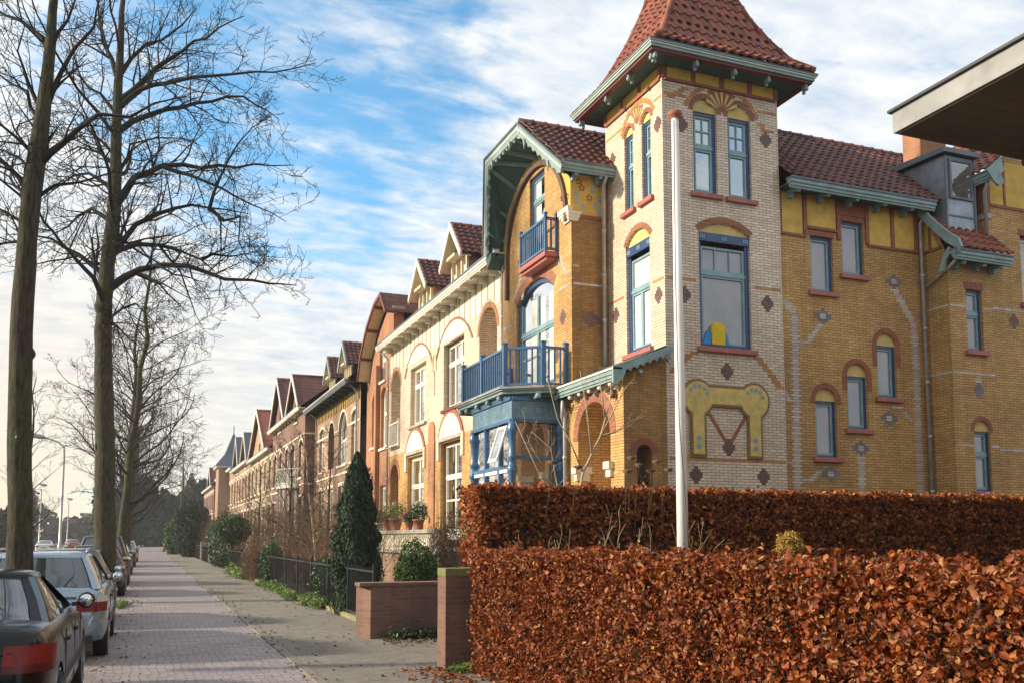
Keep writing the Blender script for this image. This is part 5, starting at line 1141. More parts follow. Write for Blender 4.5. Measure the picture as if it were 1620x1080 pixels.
    for k in range(8 if ratio > 1.2 else 0):       # limbs reaching towards and away from the viewer
        z_ = allq[-1][1]*(.42+.5*k/8); s_ = float(np.interp(z_, [a_[1] for a_ in allq], [a_[0] for a_ in allq])); r_ = float(np.interp(z_, [a_[1] for a_ in allq], [a_[2] for a_ in allq]))
        grow(mb, base+rt*s_+Vector((0,0,z_)), fw*(1 if k % 2 else -1)+rt*random.uniform(-.5,.5)+Vector((0,0,.5)), 2.6*ratio, r_*.38, 0, .3, .14, (6,4,3), .0035*ratio)
    mb.build('branches', t); return t
T1_TRUNK = [(0.175,0.142,[(0.06,0.79),(0.02,1.73)]),(0.14,0.108,[(0.02,1.73),(-0.05,2.84),(-0.07,3.8),(-0.08,4.7),(-0.07,5.41),(-0.05,6.04),(0.0,6.63)]),(0.11,0.02,[(0.0,6.63),(0.05,7.05),(0.09,7.66),(0.11,8.53),(0.13,9.23),(0.13,10.12)])]
T1_LIMBS = [(0.1,0.012,[(0.05,6.5),(0.17,6.63),(0.33,6.71),(0.52,6.88),(0.85,7.05),(1.22,7.03),(1.54,7.2),(1.95,7.27)]),(0.09,0.012,[(-0.03,6.08),(-0.18,6.29),(-0.48,6.54),(-0.99,6.84)]),(0.07,0.01,[(-0.14,5.91),(-0.22,6.12),(-0.34,6.2),(-0.47,6.33),(-0.81,6.54)]),(0.05,0.008,[(-0.16,5.74),(-0.45,5.87),(-0.82,5.95)]),(0.06,0.01,[(-0.22,5.45),(-0.43,5.45),(-0.74,5.32)]),(0.08,0.01,[(0.06,6.67),(-0.06,7.05),(-0.29,7.53),(-0.54,7.66),(-0.97,7.92)]),(0.07,0.01,[(0.07,6.97),(-0.03,7.27),(-0.21,7.61),(-0.34,8.05),(-0.34,8.44)]),(0.07,0.01,[(0.12,7.96),(-0.03,8.18),(-0.34,8.44),(-0.59,8.55),(-1.02,8.83)]),(0.08,0.01,[(0.14,7.27),(0.24,7.7),(0.43,8.0),(0.67,8.31),(0.77,8.79)]),(0.05,0.008,[(0.03,6.04),(0.23,6.2),(0.51,6.29),(0.92,6.37),(1.28,6.42)]),(0.06,0.01,[(0.14,8.09),(0.29,8.44),(0.4,8.7),(0.47,9.1)]),(0.06,0.01,[(0.09,6.63),(-0.21,6.8),(-0.51,6.97),(-0.88,6.97)]),(0.05,0.01,[(-0.0,6.37),(-0.24,6.54),(-0.49,6.67),(-0.74,6.76)])]
T2_TRUNK = [(0.34,0.255,[(0.02,-0.03),(0.06,1.01),(0.04,1.81)]),(0.255,0.15,[(0.04,1.81),(-0.05,4.1),(-0.19,6.09),(-0.23,7.44),(-0.19,8.8),(-0.1,10.0),(-0.06,11.04)]),(0.165,0.02,[(-0.06,11.04),(-0.1,12.27),(-0.11,13.86),(-0.09,15.47),(-0.08,16.92),(-0.07,18.38)])]
T2_LIMBS = [(0.115,0.012,[(-0.04,8.24),(0.32,8.54),(0.73,8.71),(1.32,8.81),(1.99,8.77),(2.49,8.58),(3.0,8.39),(3.67,8.35),(4.17,8.24),(4.92,8.2)]),(0.105,0.012,[(0.09,9.27),(0.54,9.44),(1.04,9.44),(1.63,9.31),(2.14,9.1),(2.49,8.8)]),(0.1,0.01,[(0.12,9.4),(0.52,9.96),(1.1,10.26),(1.93,10.52),(2.77,10.39),(3.44,10.33)]),(0.115,0.01,[(-0.01,10.52),(0.47,11.22),(1.22,11.55),(2.23,11.52),(3.58,11.56),(4.68,11.56)]),(0.07,0.008,[(1.05,11.48),(1.9,11.22),(2.76,10.87),(3.61,10.43),(4.55,9.91)]),(0.09,0.01,[(-0.22,12.57),(0.74,13.01),(1.5,13.24),(2.34,13.5),(3.1,13.66),(4.13,13.1)]),(0.09,0.01,[(-0.16,13.24),(0.54,13.68),(1.31,13.81),(1.98,13.95),(3.09,14.03),(4.2,13.99),(5.21,14.26)]),(0.09,0.01,[(-0.11,13.41),(0.62,13.95),(1.28,14.48),(1.95,14.93),(2.62,15.33),(3.3,15.65)]),(0.07,0.01,[(-0.11,14.12),(0.17,14.57),(0.49,15.02),(0.91,15.2),(1.41,15.65),(1.73,16.37)]),(0.08,0.01,[(-0.24,14.03),(-0.39,14.57),(-0.71,15.2),(-0.92,16.01),(-1.04,16.73)]),(0.09,0.01,[(-0.35,8.63),(-0.95,9.04),(-1.38,9.31),(-1.72,9.53),(-2.19,9.61),(-2.74,9.66)]),(0.07,0.01,[(-0.28,10.09),(-0.67,10.36),(-1.08,10.17),(-1.41,9.87),(-1.98,9.61)]),(0.07,0.01,[(-0.19,10.95),(-0.8,11.35),(-1.31,11.35),(-1.79,10.95),(-2.11,10.65)]),(0.06,0.008,[(-0.18,11.65),(-0.57,11.91),(-1.09,12.09),(-1.66,11.74)]),(0.04,0.006,[(1.29,9.4),(1.66,8.63),(1.93,7.95),(2.38,7.01)]),(0.05,0.006,[(-0.0,7.39),(0.28,7.61),(0.69,7.65),(1.12,7.27),(1.56,6.76)]),(0.05,0.006,[(-0.03,7.44),(0.13,7.18),(0.27,6.85)]),(0.06,0.008,[(-0.08,11.22),(0.18,12.27),(0.84,12.48),(1.52,12.53),(2.03,12.35)]),(0.06,0.008,[(2.27,10.43),(2.78,10.09),(3.28,10.17),(3.26,9.48),(3.57,8.88)]),(0.06,0.008,[(-0.11,13.06),(-0.37,13.24),(-0.91,13.77),(-1.36,14.39),(-1.66,15.29)]),(0.05,0.008,[(-0.23,11.91),(-0.76,12.44),(-1.31,13.24),(-1.83,13.5)]),(0.05,0.008,[(2.43,10.52),(2.66,11.22),(3.22,12.18),(3.97,12.79)]),(0.05,0.008,[(-0.52,8.88),(-0.81,9.66),(-0.39,9.57)]),(0.05,0.006,[(2.15,8.88),(2.47,9.23),(2.98,9.14),(3.81,9.31)]),(0.05,0.006,[(0.12,9.48),(0.35,10.09),(0.57,10.87),(1.06,11.22)])]
traced_tree('leftmost tall bare tree, thick knotted trunk rising between the dark saloon and the silver estate', -1.47, 13.0, T1_TRUNK, T1_LIMBS, 3, 1.0)
traced_tree('tall bare tree with broad mossy trunk beyond the silver estate, limbs over the road', -1.0, 26.0, T2_TRUNK, T2_LIMBS, 5, 1.7)
M['limegreen'] = island('clipped_green_leaves', [(.03,.07,.012),(.06,.12,.018),(.10,.17,.022),(.04,.09,.016)], .5, trans=.2); M['barebrown'] = plain('brown_stems', (.20,.13,.08), .8, .3, 8)
g = 'tall bare trees along the parking strip'
bare_tree('roadside_tree', 'slimmer leaning bare tree just right of the broad mossy trunk', -.95, 40, 14.5, .19, 11, g, .2, 26, .3, (6,5,4), (.9,0), .006)
bare_tree('roadside_tree', 'bare tree fourth along the parking strip, beside the small silver car', -1.0, 53, 14, .27, 12, g, .2, 26, .36, (6,5,4), (.2,0), .007)
bare_tree('roadside_tree', 'bare tree fifth along the parking strip, its crown over the road', -1.1, 64, 14, .27, 13, g, .2, 26, .36, (6,5,4), (.1,0), .008)
for i, y in enumerate((77, 91, 106, 122)):
    bare_tree('roadside_tree', ['bare tree sixth along the parking strip', 'bare tree seventh along the parking strip', 'bare tree eighth along the parking strip', 'farthest bare tree of the parking strip, nearly lost in the thicket'][i], -1.1, y, 13+i % 2, .30, 20+i, g, .2, 20, .36, (5,5,3), (0,0), .011)
bare_tree('young_tree', 'slender young bare tree with upswept side branches between the two large trunks', -3.6, 33, 6.8, .085, 31, None, .22, 20, .22, (4,3), (.15,0), .005, M['barkdark'], .9)
bare_tree('far_tree', 'bare tree standing behind the slate spire at the far end of the houses', 6, 175, 19, .3, 33, None, .2, 20, .4, (5,4,3), (0,0), .02)
bare_tree('far_tree', 'bare tree cut by the left edge of the picture, beyond the main road', -24, 62, 9, .2, 35, None, .25, 18, .4, (5,4,2), (0,0), .012)
# front gardens
cx0, cy0 = 4.25, 19.9
b = thing('columnar_conifer', 'dark green columnar conifer behind the low brick wall', 'tree', (cx0, cy0, 0)); n = 26000
z = rng.random(n)**.85*3.5; prof = np.interp(z/3.5, [0,.08,.3,.55,.8,.93,1], [.40,.50,.52,.44,.28,.14,.02]); a_ = rng.random(n)*2*np.pi
rr = prof*(.55+.45*rng.random(n)**.4)*(1+.10*np.sin(a_*5+z*3)+.10*np.sin(z*9+a_*2)+.16*nz(np.c_[np.cos(a_)*2, np.sin(a_)*2, z*2.5], 1.6, 2)+.10*(rng.random(n) < .08)*rng.random(n)*3); P = np.stack([cx0+rr*np.cos(a_), cy0+rr*np.sin(a_), z], 1)
leaves('foliage', b, P, .075*(.5+1.0*rng.random(n)), M['conifer'], np.stack([np.cos(a_), np.sin(a_), a_*0], 1)*.8, .5, .38, 2.5)
mb = MB().m(M['hedgecore']); mb.lathe((cx0,cy0,0), [(.06,0),(.25,.3),(.30,1.2),(.2,2.3),(.02,3.2)], 10); mb.build('trunk', b)
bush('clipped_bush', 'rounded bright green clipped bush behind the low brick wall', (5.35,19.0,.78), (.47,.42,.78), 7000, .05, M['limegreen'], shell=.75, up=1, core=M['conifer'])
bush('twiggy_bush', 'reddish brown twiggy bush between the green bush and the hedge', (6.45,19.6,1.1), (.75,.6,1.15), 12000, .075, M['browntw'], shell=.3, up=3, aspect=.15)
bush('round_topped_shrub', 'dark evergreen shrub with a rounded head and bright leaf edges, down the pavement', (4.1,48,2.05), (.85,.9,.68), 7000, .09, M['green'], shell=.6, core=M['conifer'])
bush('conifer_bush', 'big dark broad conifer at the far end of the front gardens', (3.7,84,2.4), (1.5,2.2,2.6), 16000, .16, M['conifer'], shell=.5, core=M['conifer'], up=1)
bush('conifer_bush', 'smaller olive green conifer left of the big dark conifer', (2.6,98,1.6), (.9,1.5,1.7), 6000, .18, M['green'], shell=.5, core=M['conifer'])
k = 0
hedges = [('low russet shrub by the fence, left of the round shrub', (3.9,36.5,.7), (.55,1.3,.8), M['browntw']), ('ivy covered shrub spilling over the iron fence', (4.1,33,.75), (.38,.9,.75), M['green']), ('tall brown shrub in the garden of the brown house', (5.6,35,1.5), (1.0,1.6,1.5), M['browntw']),
          ('brown leafless shrub behind the iron fence', (5.2,28,1.1), (1.0,1.8,1.1), M['browntw']), ('mixed brown shrub in front of the orange house', (6.5,37,1.5), (1.4,2,1.6), M['browntw']), ('dark shrub against the fence beside the conifer', (4.4,23.5,.55), (.5,1.1,.6), M['green']),
          ('brown shrub in the garden of the double gabled house', (5.8,50,1.6), (1.6,3,1.9), M['browntw']), ('low green shrub beside the stone gate post', (4.2,56,.9), (.8,2.2,1.0), M['green']), ('dark shrub before the bright roofed house', (5.2,66,1.6), (1.4,3,1.8), M['green']), ('reddish shrub at the foot of the slate gabled house', (5.5,76,1.7), (1.6,3,1.8), M['browntw'])]
for lab, c, r, mt in hedges: bush('garden_shrub', lab, c, r, 5600, .075 if c[1] < 45 else .13, mt, shell=.25 if mt is M['browntw'] else .5, up=3 if mt is M['browntw'] else 0, aspect=.2 if mt is M['browntw'] else .6, group='shrubs in the front gardens')
bare_tree('garden_tree', 'multi stemmed bare garden tree with pale forking stems in front of the brown house', 5.0, 28.5, 4.6, .05, 41, None, .12, 18, .30, (5,4), (-.5,.6), .004, M['twigpale'], 1.2)
bare_tree('garden_tree', 'thin bare garden tree with tangled crown beside the orange house', 5.8, 32, 5.4, .06, 42, None, .15, 22, .33, (5,4), (.2,.4), .005, M['barkdark'], .8)
bare_tree('garden_tree', 'wide brown bare garden tree before the double gabled house', 6.0, 42, 6.2, .08, 43, None, .15, 24, .4, (5,4), (0,0), .007, M['barkdark'], .6)
bare_tree('garden_tree', 'bare garden tree in front of the bright roofed house', 6.2, 56, 6.0, .08, 44, None, .15, 22, .4, (5,4), (0,0), .009, M['barkdark'], .6)
random.seed(9)
t = thing('slender_sapling', 'pale slender bare sapling with forked branches in front of the porch arch', 'tree', (8.1, 16.6, 0)); mb = MB().m(M['twigpale'])
mb.tube([(8.05,16.6,0),(7.95,16.6,1.6),(7.98,16.6,2.4),(8.1,16.6,2.95),(8.5,16.6,3.7),(8.72,16.6,4.4),(8.78,16.6,5.1)], [.035,.03,.028,.026,.02,.012,.004], 7)
for a in ([(8.5,16.6,3.7),(8.8,16.5,4.3),(9.1,16.6,4.75)], [(8.5,16.6,3.7),(8.85,16.7,3.8),(9.2,16.5,3.95)], [(8.1,16.6,2.95),(7.8,16.6,3.6),(7.55,16.6,4.0),(7.3,16.6,4.9)], [(7.95,16.6,2.0),(7.5,16.5,2.6),(7.35,16.5,3.4),(6.9,16.4,3.7)], [(8.3,16.6,3.3),(8.2,16.6,4.2),(8.05,16.6,5.0)], [(8.6,16.6,4.1),(8.5,16.6,4.8)], [(7.5,16.5,2.6),(7.1,16.5,2.9),(6.6,16.5,3.9)]):
    mb.tube(a, [.02-.014*i/(len(a)-1) for i in range(len(a))], 5)
    for q in range(4): p = Vector(a[0]).lerp(Vector(a[-1]), .4+.15*q); grow(mb, p, (random.gauss(0,.5), random.gauss(0,.5), .8), .5, .006, 2, .4, .1, (0,0,3), .0025)
mb.build('branches', t)
# stems between the two hedges
def stem_bunch(label, x, y, n, h, spread, mat=None, name='bare_shrub'):
    t = thing(name, label, 'bush', (x, y, 0), None); mb = MB().m(mat or M['twigpale'])
    for i in range(n): grow(mb, (x+random.gauss(0,.12), y+random.gauss(0,.1), 0), (random.gauss(0,spread), random.gauss(0,spread), 1), h*random.uniform(.7,1), .012, 1, .35, .1, (0,4,2), .003)
    mb.build('stems', t)
stem_bunch('pale leafless shrub stems standing just left of the flagpole', 4.95, 9.6, 4, 2.2, .3)
stem_bunch('loose pale stems before the hedge gap left of the flagpole', 5.1, 11.2, 5, 2.0, .35)
stem_bunch('thin bare stems right of the flagpole before the dark hedge', 6.9, 11.0, 4, 2.1, .3)
for i, (x, y, h) in enumerate(((5.4,25.5,3.0),(6.2,27,3.8),(5.0,30,2.6),(6.4,31,4.2),(5.2,34.5,3.2),(6.6,36,4.6),(5.6,39.5,4.0),(5.0,43,3.2),(6.4,46,5.0),(5.4,53,4.0),(6.2,61,5.0),(5.2,70,4.5),(5.8,82,5))):
    stem_bunch(['bare brown shrub behind the conifer','tall bare shrub before the terrace end','low bare shrub against the fence rail','tall bare shrub under the orange house','bare shrub behind the ivy shrub','tall tangled shrub before the brown house','wide tangled bare shrub before the brown frieze house','low tangled shrub behind the round shrub','tall bare shrub before the steep gables','bare shrub left of the curved balcony','tall bare shrub before the bright red roof','bare brown shrub near the stone post','last tall bare shrub before the slate gables'][i], x, y, 24, h, .42, M['twig'] if i % 3 else M['barebrown'], 'garden_bare_shrub')
t = thing('dried_flowers', 'dried flat topped flower heads on thin stems above the dark hedge', 'plant', (6.9, 12.0, 0)); mb = MB().m(M['twig'])
for x, z in ((6.55,2.62),(6.75,2.72),(6.95,2.64),(7.05,2.78),(7.25,2.66),(6.62,2.82),(5.35,2.72),(5.75,2.66)):
    mb.tube([(x+random.uniform(-.25,.25),12.25,1.2),(x+random.uniform(-.05,.05),12.1,2.1),(x,11.95,z)], [.005,.004,.003], 4); mb.lathe((x,11.95,z), [(.01,-.035),(.075,.0),(.06,.02),(.01,.03)], 9)
mb.build('flower_heads', t)
bush('golden_bush', 'small round golden bush in front of the dark hedge', (7.65,9.7,1.55), (.17,.17,.2), 1500, .035, M['goldtw'], shell=.4, core=M['goldtw'])
# creeping green along the fence foot and by the low wall
def creeper(label, pts, w_, h_, n, mat=None, size=.07, name='ground_ivy'):
    t = thing(name, label, 'plant', (pts[0][0], pts[0][1], 0), 'green creepers along the garden edge'); pts = np.array(pts, float); s = rng.random(n)*(len(pts)-1); i = np.minimum(s.astype(int), len(pts)-2); f = (s-i)[:,None]
    P = pts[i]*(1-f)+pts[i+1]*f; mod = np.clip(.55+.6*nz(np.c_[P, P[:,:1]*0], 1.6, 3), .05, 1.2); P = np.c_[P[:,0]+rng.normal(size=n)*w_*mod, P[:,1]+rng.normal(size=n)*.08, .03+np.abs(rng.normal(size=n))*h_*mod]
    leaves('leaves', t, P, size*(.6+.8*rng.random(n)), mat or M['lime'], np.array([-.3,0,1.0]), .7); return t
creeper('bright green creeper spilling from the fence onto the pavement near the conifer', [(3.85,21.5),(3.75,23.2)], .14, .16, 2600)
creeper('bright green creeper along the middle of the iron fence', [(3.7,24.5),(3.85,29),(3.8,33)], .16, .12, 4200, size=.08)
creeper('light green plants along the fence foot by the round shrub', [(3.7,38),(3.8,46)], .2, .2, 2600, size=.12)
creeper('low dark green weeds at the foot of the brick wall', [(4.0,14.85),(4.7,14.8)], .35, .10, 1900, M['green'], .06, 'weeds')
creeper('small tuft of grass at the foot of the brick pillar', [(3.6,10.85),(4.0,11.0)], .12, .05, 900, M['lime'], .05, 'weeds')
creeper('tuft of weeds under the parked cars at the road edge', [(-.5,23.5),(-.45,25)], .12, .06, 700, M['lime'], .07, 'weeds')
# far woods and thickets
def wood(label, x0, x1, y, h, n, size, mats, name='far_wood', dy=8, seed=1.):
    m_ = MB(); x = x0+(x1-x0)*rng.random(n); top = h*(.75+.3*nz(np.c_[x*.12, x*.05, x*0], 2, seed)+.1*nz(np.c_[x, x, x*0], .9, seed)); P = np.c_[x, y+dy*(rng.random(n)-.5), rng.random(n)**.8*top]
    o = leaves(name, None, P, size*(.6+.8*rng.random(n)), mats, None, 1, .7); return tag(o, label, 'trees', None, 'stuff')
M['farwood'] = island('winter_wood', [(.085,.062,.04),(.11,.085,.055),(.065,.055,.032),(.13,.10,.07)], .9)
M['fargreen'] = island('far_dark_green', [(.02,.032,.016),(.035,.048,.022),(.05,.055,.03)], .9)
wood('brown winter thicket beyond the main road on the left', -75, -13, 130, 9, 16000, 1.0, M['farwood'], seed=2.2)
wood('dark evergreen mass closing the street in the distance', -9, 11, 190, 17, 9000, 1.1, M['fargreen'], dy=14, seed=5.)
wood('unseen winter trees added behind the viewer to darken reflections in panes and car paint', -60, 9, -38, 10, 9000, 1.3, M['farwood'], seed=4.)  # added out of view so glass and paint have something dark to reflect
wood('far line of winter trees behind everything', -160, 60, 270, 12, 14000, 1.8, M['farwood'], dy=20, seed=7.)

def litter(label, n, fx, fy, mat, size=.055, z=.03):
    P = np.c_[fx(n), fy(n), np.full(n, z)+rng.random(n)*.012]; o = leaves('fallen_leaves', None, P, size*(.6+.8*rng.random(n)), mat, np.array([0,0,1.0]), .25, .65, 0, .2, True); tag(o, label, 'leaves', None, 'stuff')
litter('russet leaves fallen at the foot of the near hedge and the pillar', 1500, lambda n: 3.55-np.abs(rng.normal(size=n))*.28, lambda n: 2+9.4*rng.random(n), M['beech'], .05, .032)
litter('scattered brown leaves along the kerb and pavement', 420, lambda n: np.where(rng.random(n) < .55, 1.93+rng.normal(size=n)*.12, 2+1.9*rng.random(n)), lambda n: 8+26*rng.random(n)**1.3, M['browntw'], .05, .03)
litter('brown leaves gathered by the low wall and driveway', 500, lambda n: 3.6+3*rng.random(n)**1.5, lambda n: 14.85-np.abs(rng.normal(size=n))*.5, M['browntw'], .05, .022)
litter('leaves lying in the road beside the parked cars', 200, lambda n: -.35+rng.normal(size=n)*.25, lambda n: 9+25*rng.random(n), M['browntw'], .05, .008)
# ------------------------------------------------------------------ cars
def paint(name, c, metal=.5, rough=.3, coat=.8):
    mt, t, b = nodes(name); b.inputs['Metallic'].default_value = metal; b.inputs['Roughness'].default_value = rough; b.inputs['Coat Weight'].default_value = coat; b.inputs['Specular IOR Level'].default_value = .5 if coat > .5 else .25; b.inputs['Coat Roughness'].default_value = .06
    f = ramp(t, noise(t, 2.5, 6, .7), .35, .75); t.links.new(mixn(t, f, c, tuple(x*.78 for x in c)), b.inputs['Base Color']); bump(t, b, noise(t, 1.6, 2), .05, .05)
    r = t.nodes.new('ShaderNodeMath'); r.operation = 'MULTIPLY_ADD'; t.links.new(noise(t, 12, 5), r.inputs[0]); r.inputs[1].default_value = .25; r.inputs[2].default_value = rough-.08; t.links.new(r.outputs[0], b.inputs['Roughness']); return mt
M['tyre'] = plain('tyre_rubber', (.018,.018,.018), .85, .3, 12)
M['rim'] = plain('alloy_rim', (.45,.46,.48), .3, .2, 8, metal=.8, bstr=0)
M['carglass'] = pane_mat('car_glass', (.018,.03,.034), .10, .03)
M['red'] = plain('red_lamp', (.20,.008,.006), .35, .35, 14, bstr=0)
M['darklamp'] = plain('smoked_lamp', (.09,.006,.006), .3, .3, 8, bstr=0)
M['whitelamp'] = plain('clear_lamp', (.62,.58,.52), .15, .2, 8, bstr=0, coat=1)
M['plasticblk'] = plain('black_plastic', (.022,.022,.024), .55, .2, 10)
M['plate'] = plain('yellow_plate', (.62,.42,.03), .4, .1, 10, bstr=0)
M['chrome'] = plain('chrome', (.7,.7,.7), .12, .05, 10, metal=1, bstr=0)
def interp(xs, ys, x): return float(np.interp(x, xs, ys))
CARK = {
 'saloon': dict(L=4.7, W=1.72, H=1.37, top=[(0,.60),(.03,.86),(.10,1.00),(.55,1.03),(.75,1.0),(3.05,.97),(3.3,.93),(4.3,.80),(4.6,.64),(4.7,.5)], g=(.72,1.45,2.3,3.35), gz=.99, wb=(.92,3.85)),
 'estate': dict(L=4.5, W=1.72, H=1.45, top=[(0,.60),(.03,.92),(.12,.985),(.3,1.0),(3.05,.98),(3.3,.93),(4.15,.80),(4.4,.64),(4.5,.5)], g=(.10,.42,2.15,3.25), gz=.98, wb=(.88,3.55)),
 'hatch': dict(L=3.8, W=1.64, H=1.44, top=[(0,.60),(.03,.90),(.10,.96),(.3,.98),(2.65,.95),(2.9,.92),(3.5,.80),(3.72,.64),(3.8,.5)], g=(.10,.55,1.75,2.85), gz=.96, wb=(.66,3.1)),
 'suv': dict(L=4.3, W=1.78, H=1.72, top=[(0,.70),(.03,1.05),(.10,1.10),(.3,1.12),(3.0,1.10),(3.2,1.06),(4.0,.98),(4.22,.8),(4.3,.6)], g=(.08,.3,2.1,3.05), gz=1.1, wb=(.8,3.45))}
def make_car(label, kind, pm, x, y, heading=0, group='cars parked along the road edge', lamp='low', badge=None, cat='car'):
    k = CARK[kind]; L, W, Hh = k['L'], k['W'], k['H']; hw = W/2; t = thing('parked_car', label, cat, (0, 0, 0), group)
    tx = [p[0] for p in k['top']]; tz = [p[1] for p in k['top']]
    ys = [0,.03,.08,.18,.35,.6,.9,1.3,1.8,2.3,2.8,3.1,3.4,3.7]+[L-.45,L-.25,L-.12,L-.04,L]; ys = sorted(set(q for q in ys if q <= L))
    mb = MB().m(pm); mb.smooth = True; V = []; nn = 0
    for q in ys:
        e = min(q, L-q); wf = hw*(1-.20*math.exp(-e/.11)*(1 if e < .6 else 0)-.03*math.exp(-e/.5)); tp = interp(tx, tz, q); zl = .24+.10*math.exp(-e/.1)
        sh = min(tp-.03, tp*.97)
        prof = [(0,zl),(wf*.8,zl),(wf*.95,zl+.03),(wf*.985,zl+.12),(wf,.46),(wf*.995,.62),(wf*.985,min(.78,sh)),(wf*.96,min(.9,tp-.03)),(wf*.90,tp-.008),(wf*.78,tp+.012),(wf*.4,tp+.03),(0,tp+.034)]
        if q in (ys[0], ys[-1]): prof = [(a*.97, min(b, tp)) for a, b in prof]
        ring = [(a, q, b) for a, b in prof]+[(-a, q, b) for a, b in prof[-2:0:-1]]; nn = len(ring); V += ring
    F = []
    for i in range(len(ys)-1):
        for j in range(nn): j2 = (j+1) % nn; F.append((i*nn+j, i*nn+j2, (i+1)*nn+j2, (i+1)*nn+j))
    F.append(tuple(range(nn))[::-1]); F.append(tuple((len(ys)-1)*nn+j for j in range(nn))); mb.add(V, F); mb.smooth = False
    body = mb.build('body', t); wr = .315 if kind != 'suv' else .36
    ct = MB()
    for wy in k['wb']: ct.lathe((0,wy,wr), [(wr+.055,-hw-.2),(wr+.055,-hw+.24)], 28, 'x'); ct.lathe((0,wy,wr), [(wr+.055,hw-.24),(wr+.055,hw+.2)], 28, 'x')
    try:
        cutter = ct.build('cutter'); bm_ = body.modifiers.new('b', 'BOOLEAN'); bm_.operation = 'DIFFERENCE'; bm_.object = cutter; bm_.solver = 'EXACT'
        dg = bpy.context.evaluated_depsgraph_get(); me = bpy.data.meshes.new_from_object(body.evaluated_get(dg)); body.modifiers.clear()
        if len(me.polygons) > 100: body.data = me; body.data.materials.clear(); body.data.materials.append(pm)
        bpy.data.objects.remove(cutter)
    except Exception as ex: print('boolean', ex)
    # glasshouse
    y0, y1, y2, y3 = k['g']; gz = k['gz']; rz = Hh-.05; b_w, t_w = hw*.885, hw*.66
    def sec(f):       # outline of the glasshouse at height fraction f
        z = gz-.02+(rz-gz+.02)*f; wv = b_w+(t_w-b_w)*f**1.15; a = y0+(y1-y0)*f**.9; b = y3+(y2-y3)*f**.9; r = .13
        return [(-wv+r*.3, a+.02, z), (-wv*.6, a-.03*(1-f), z), (0, a-.05, z), (wv*.6, a-.03*(1-f), z), (wv-r*.3, a+.02, z), (wv, a+.16, z), (wv, (a+b)/2, z), (wv, b-.22, z), (wv-.1, b-.05, z), (wv*.5, b+.03, z), (0, b+.05, z), (-wv*.5, b+.03, z), (-wv+.1, b-.05, z), (-wv, b-.22, z), (-wv, (a+b)/2, z), (-wv, a+.16, z)]
    lv = [0,.25,.5,.75,1.0]; mb = MB().m(M['carglass']); mb.smooth = True; V = [p for f in lv for p in sec(f)]; m_ = 16
    mb.add(V, [(i*m_+j, i*m_+(j+1)%m_, (i+1)*m_+(j+1)%m_, (i+1)*m_+j) for i in range(4) for j in range(m_)]); mb.build('windows', t)
    mb = MB().m(pm); mb.smooth = True; top = sec(1.0); cxm = (y1+y2)/2; V = [(p[0]*1.03, cxm+(p[1]-cxm)*1.02, p[2]-.02) for p in top]+[(p[0]*1.0, p[1], p[2]+.02) for p in top]+[(p[0]*.86, cxm+(p[1]-cxm)*.9, p[2]+.045) for p in top]+[(p[0]*.5, cxm+(p[1]-cxm)*.6, p[2]+.058) for p in top]
    mb.add(V, [(i*m_+j, i*m_+(j+1)%m_, (i+1)*m_+(j+1)%m_, (i+1)*m_+j) for i in range(3) for j in range(m_)]+[tuple(48+j for j in range(16))])
    def pillar(idx, wid, f0=0, f1=1.0, m=pm, push=1.012):
        mb.m(m); P = []
        for f in (f0, (f0+f1)/2, f1): s = sec(f); p = Vector(s[idx[0]]).lerp(Vector(s[idx[1]]), idx[2]); q = Vector(s[idx[0]]).lerp(Vector(s[idx[1]]), min(1.0, idx[2]+wid)); P.append((p, q))
        mid = Vector((0, (y0+y3)/2, 0)); V = []
        for p, q in P:
            for w_ in (p, q): V.append((w_.x*push, w_.y+(w_.y-mid.y)*.006, w_.z+.004))
        mb.add(V, [(0,1,3,2),(2,3,5,4)])
    for a, b in (((4,5,0),(0,15,0)), ((7,8,0),(13,12,0))): pillar(a, .9); pillar(b, .9)
    cw = .34 if kind == 'saloon' else .14
    pillar((5,6,0), cw); pillar((15,14,0), cw); pillar((3,4,.72), .28); pillar((1,0,.72), .28); pillar((8,9,0), .12); pillar((12,11,0), .12)
    pillar((6,7,-.0), .06, m=M['plasticblk']); pillar((14,13,0), .06, m=M['plasticblk'])
    if kind in ('estate','suv'): pillar((5,6,.62), .07, m=M['plasticblk']); pillar((15,14,.62), .07, m=M['plasticblk'])
    if kind == 'estate':
        mb.m(pm); mb.smooth = False
        for s in (-1,1): mb.tube([(s*t_w*.97,y1+.05,rz+.05),(s*t_w*.97,y1+.2,rz+.095),(s*t_w*.97,y2-.3,rz+.095),(s*t_w*.97,y2-.1,rz+.05)], .016, 6)
    mb.build('roof', t)
    # trim: bumper strip, shut lines, handles
    mb = MB().m(M['plasticblk'])
    for s in (-1, 1):
        for yy in ((1.38,2.42,3.2) if kind != 'hatch' else (1.2,2.3)): mb.bar((s*(hw*.997),yy,.36), (s*hw*.985,yy+.02,.9), .006, .01)
        mb.bar((s*hw*1.0,.75,.52), (s*hw*1.0,L-.9,.52), .02, .05)
        for yy in ((1.55,2.5) if kind != 'hatch' else (1.35,)): mb.bar((s*hw*.99,yy,.80), (s*hw*.99,yy+.17,.80), .03, .03)
    mb.bar((-hw*.8,-.005,.30), (hw*.8,-.005,.30), .05, .09); mb.bar((-hw*.72,.0,.86 if kind != 'suv' else 1.0), (hw*.72,.0,.86 if kind != 'suv' else 1.0), .012, .012)
    mb.build('trim', t)
    mb = MB().m(M['plate']); mb.box(-.26, .26, -.035, .0, .62, .73); mb.m(M['black'])
    for i in range(8): mb.box(-.22+i*.055, -.19+i*.055, -.038, -.034, .645, .705)
    mb.build('number_plate', t)
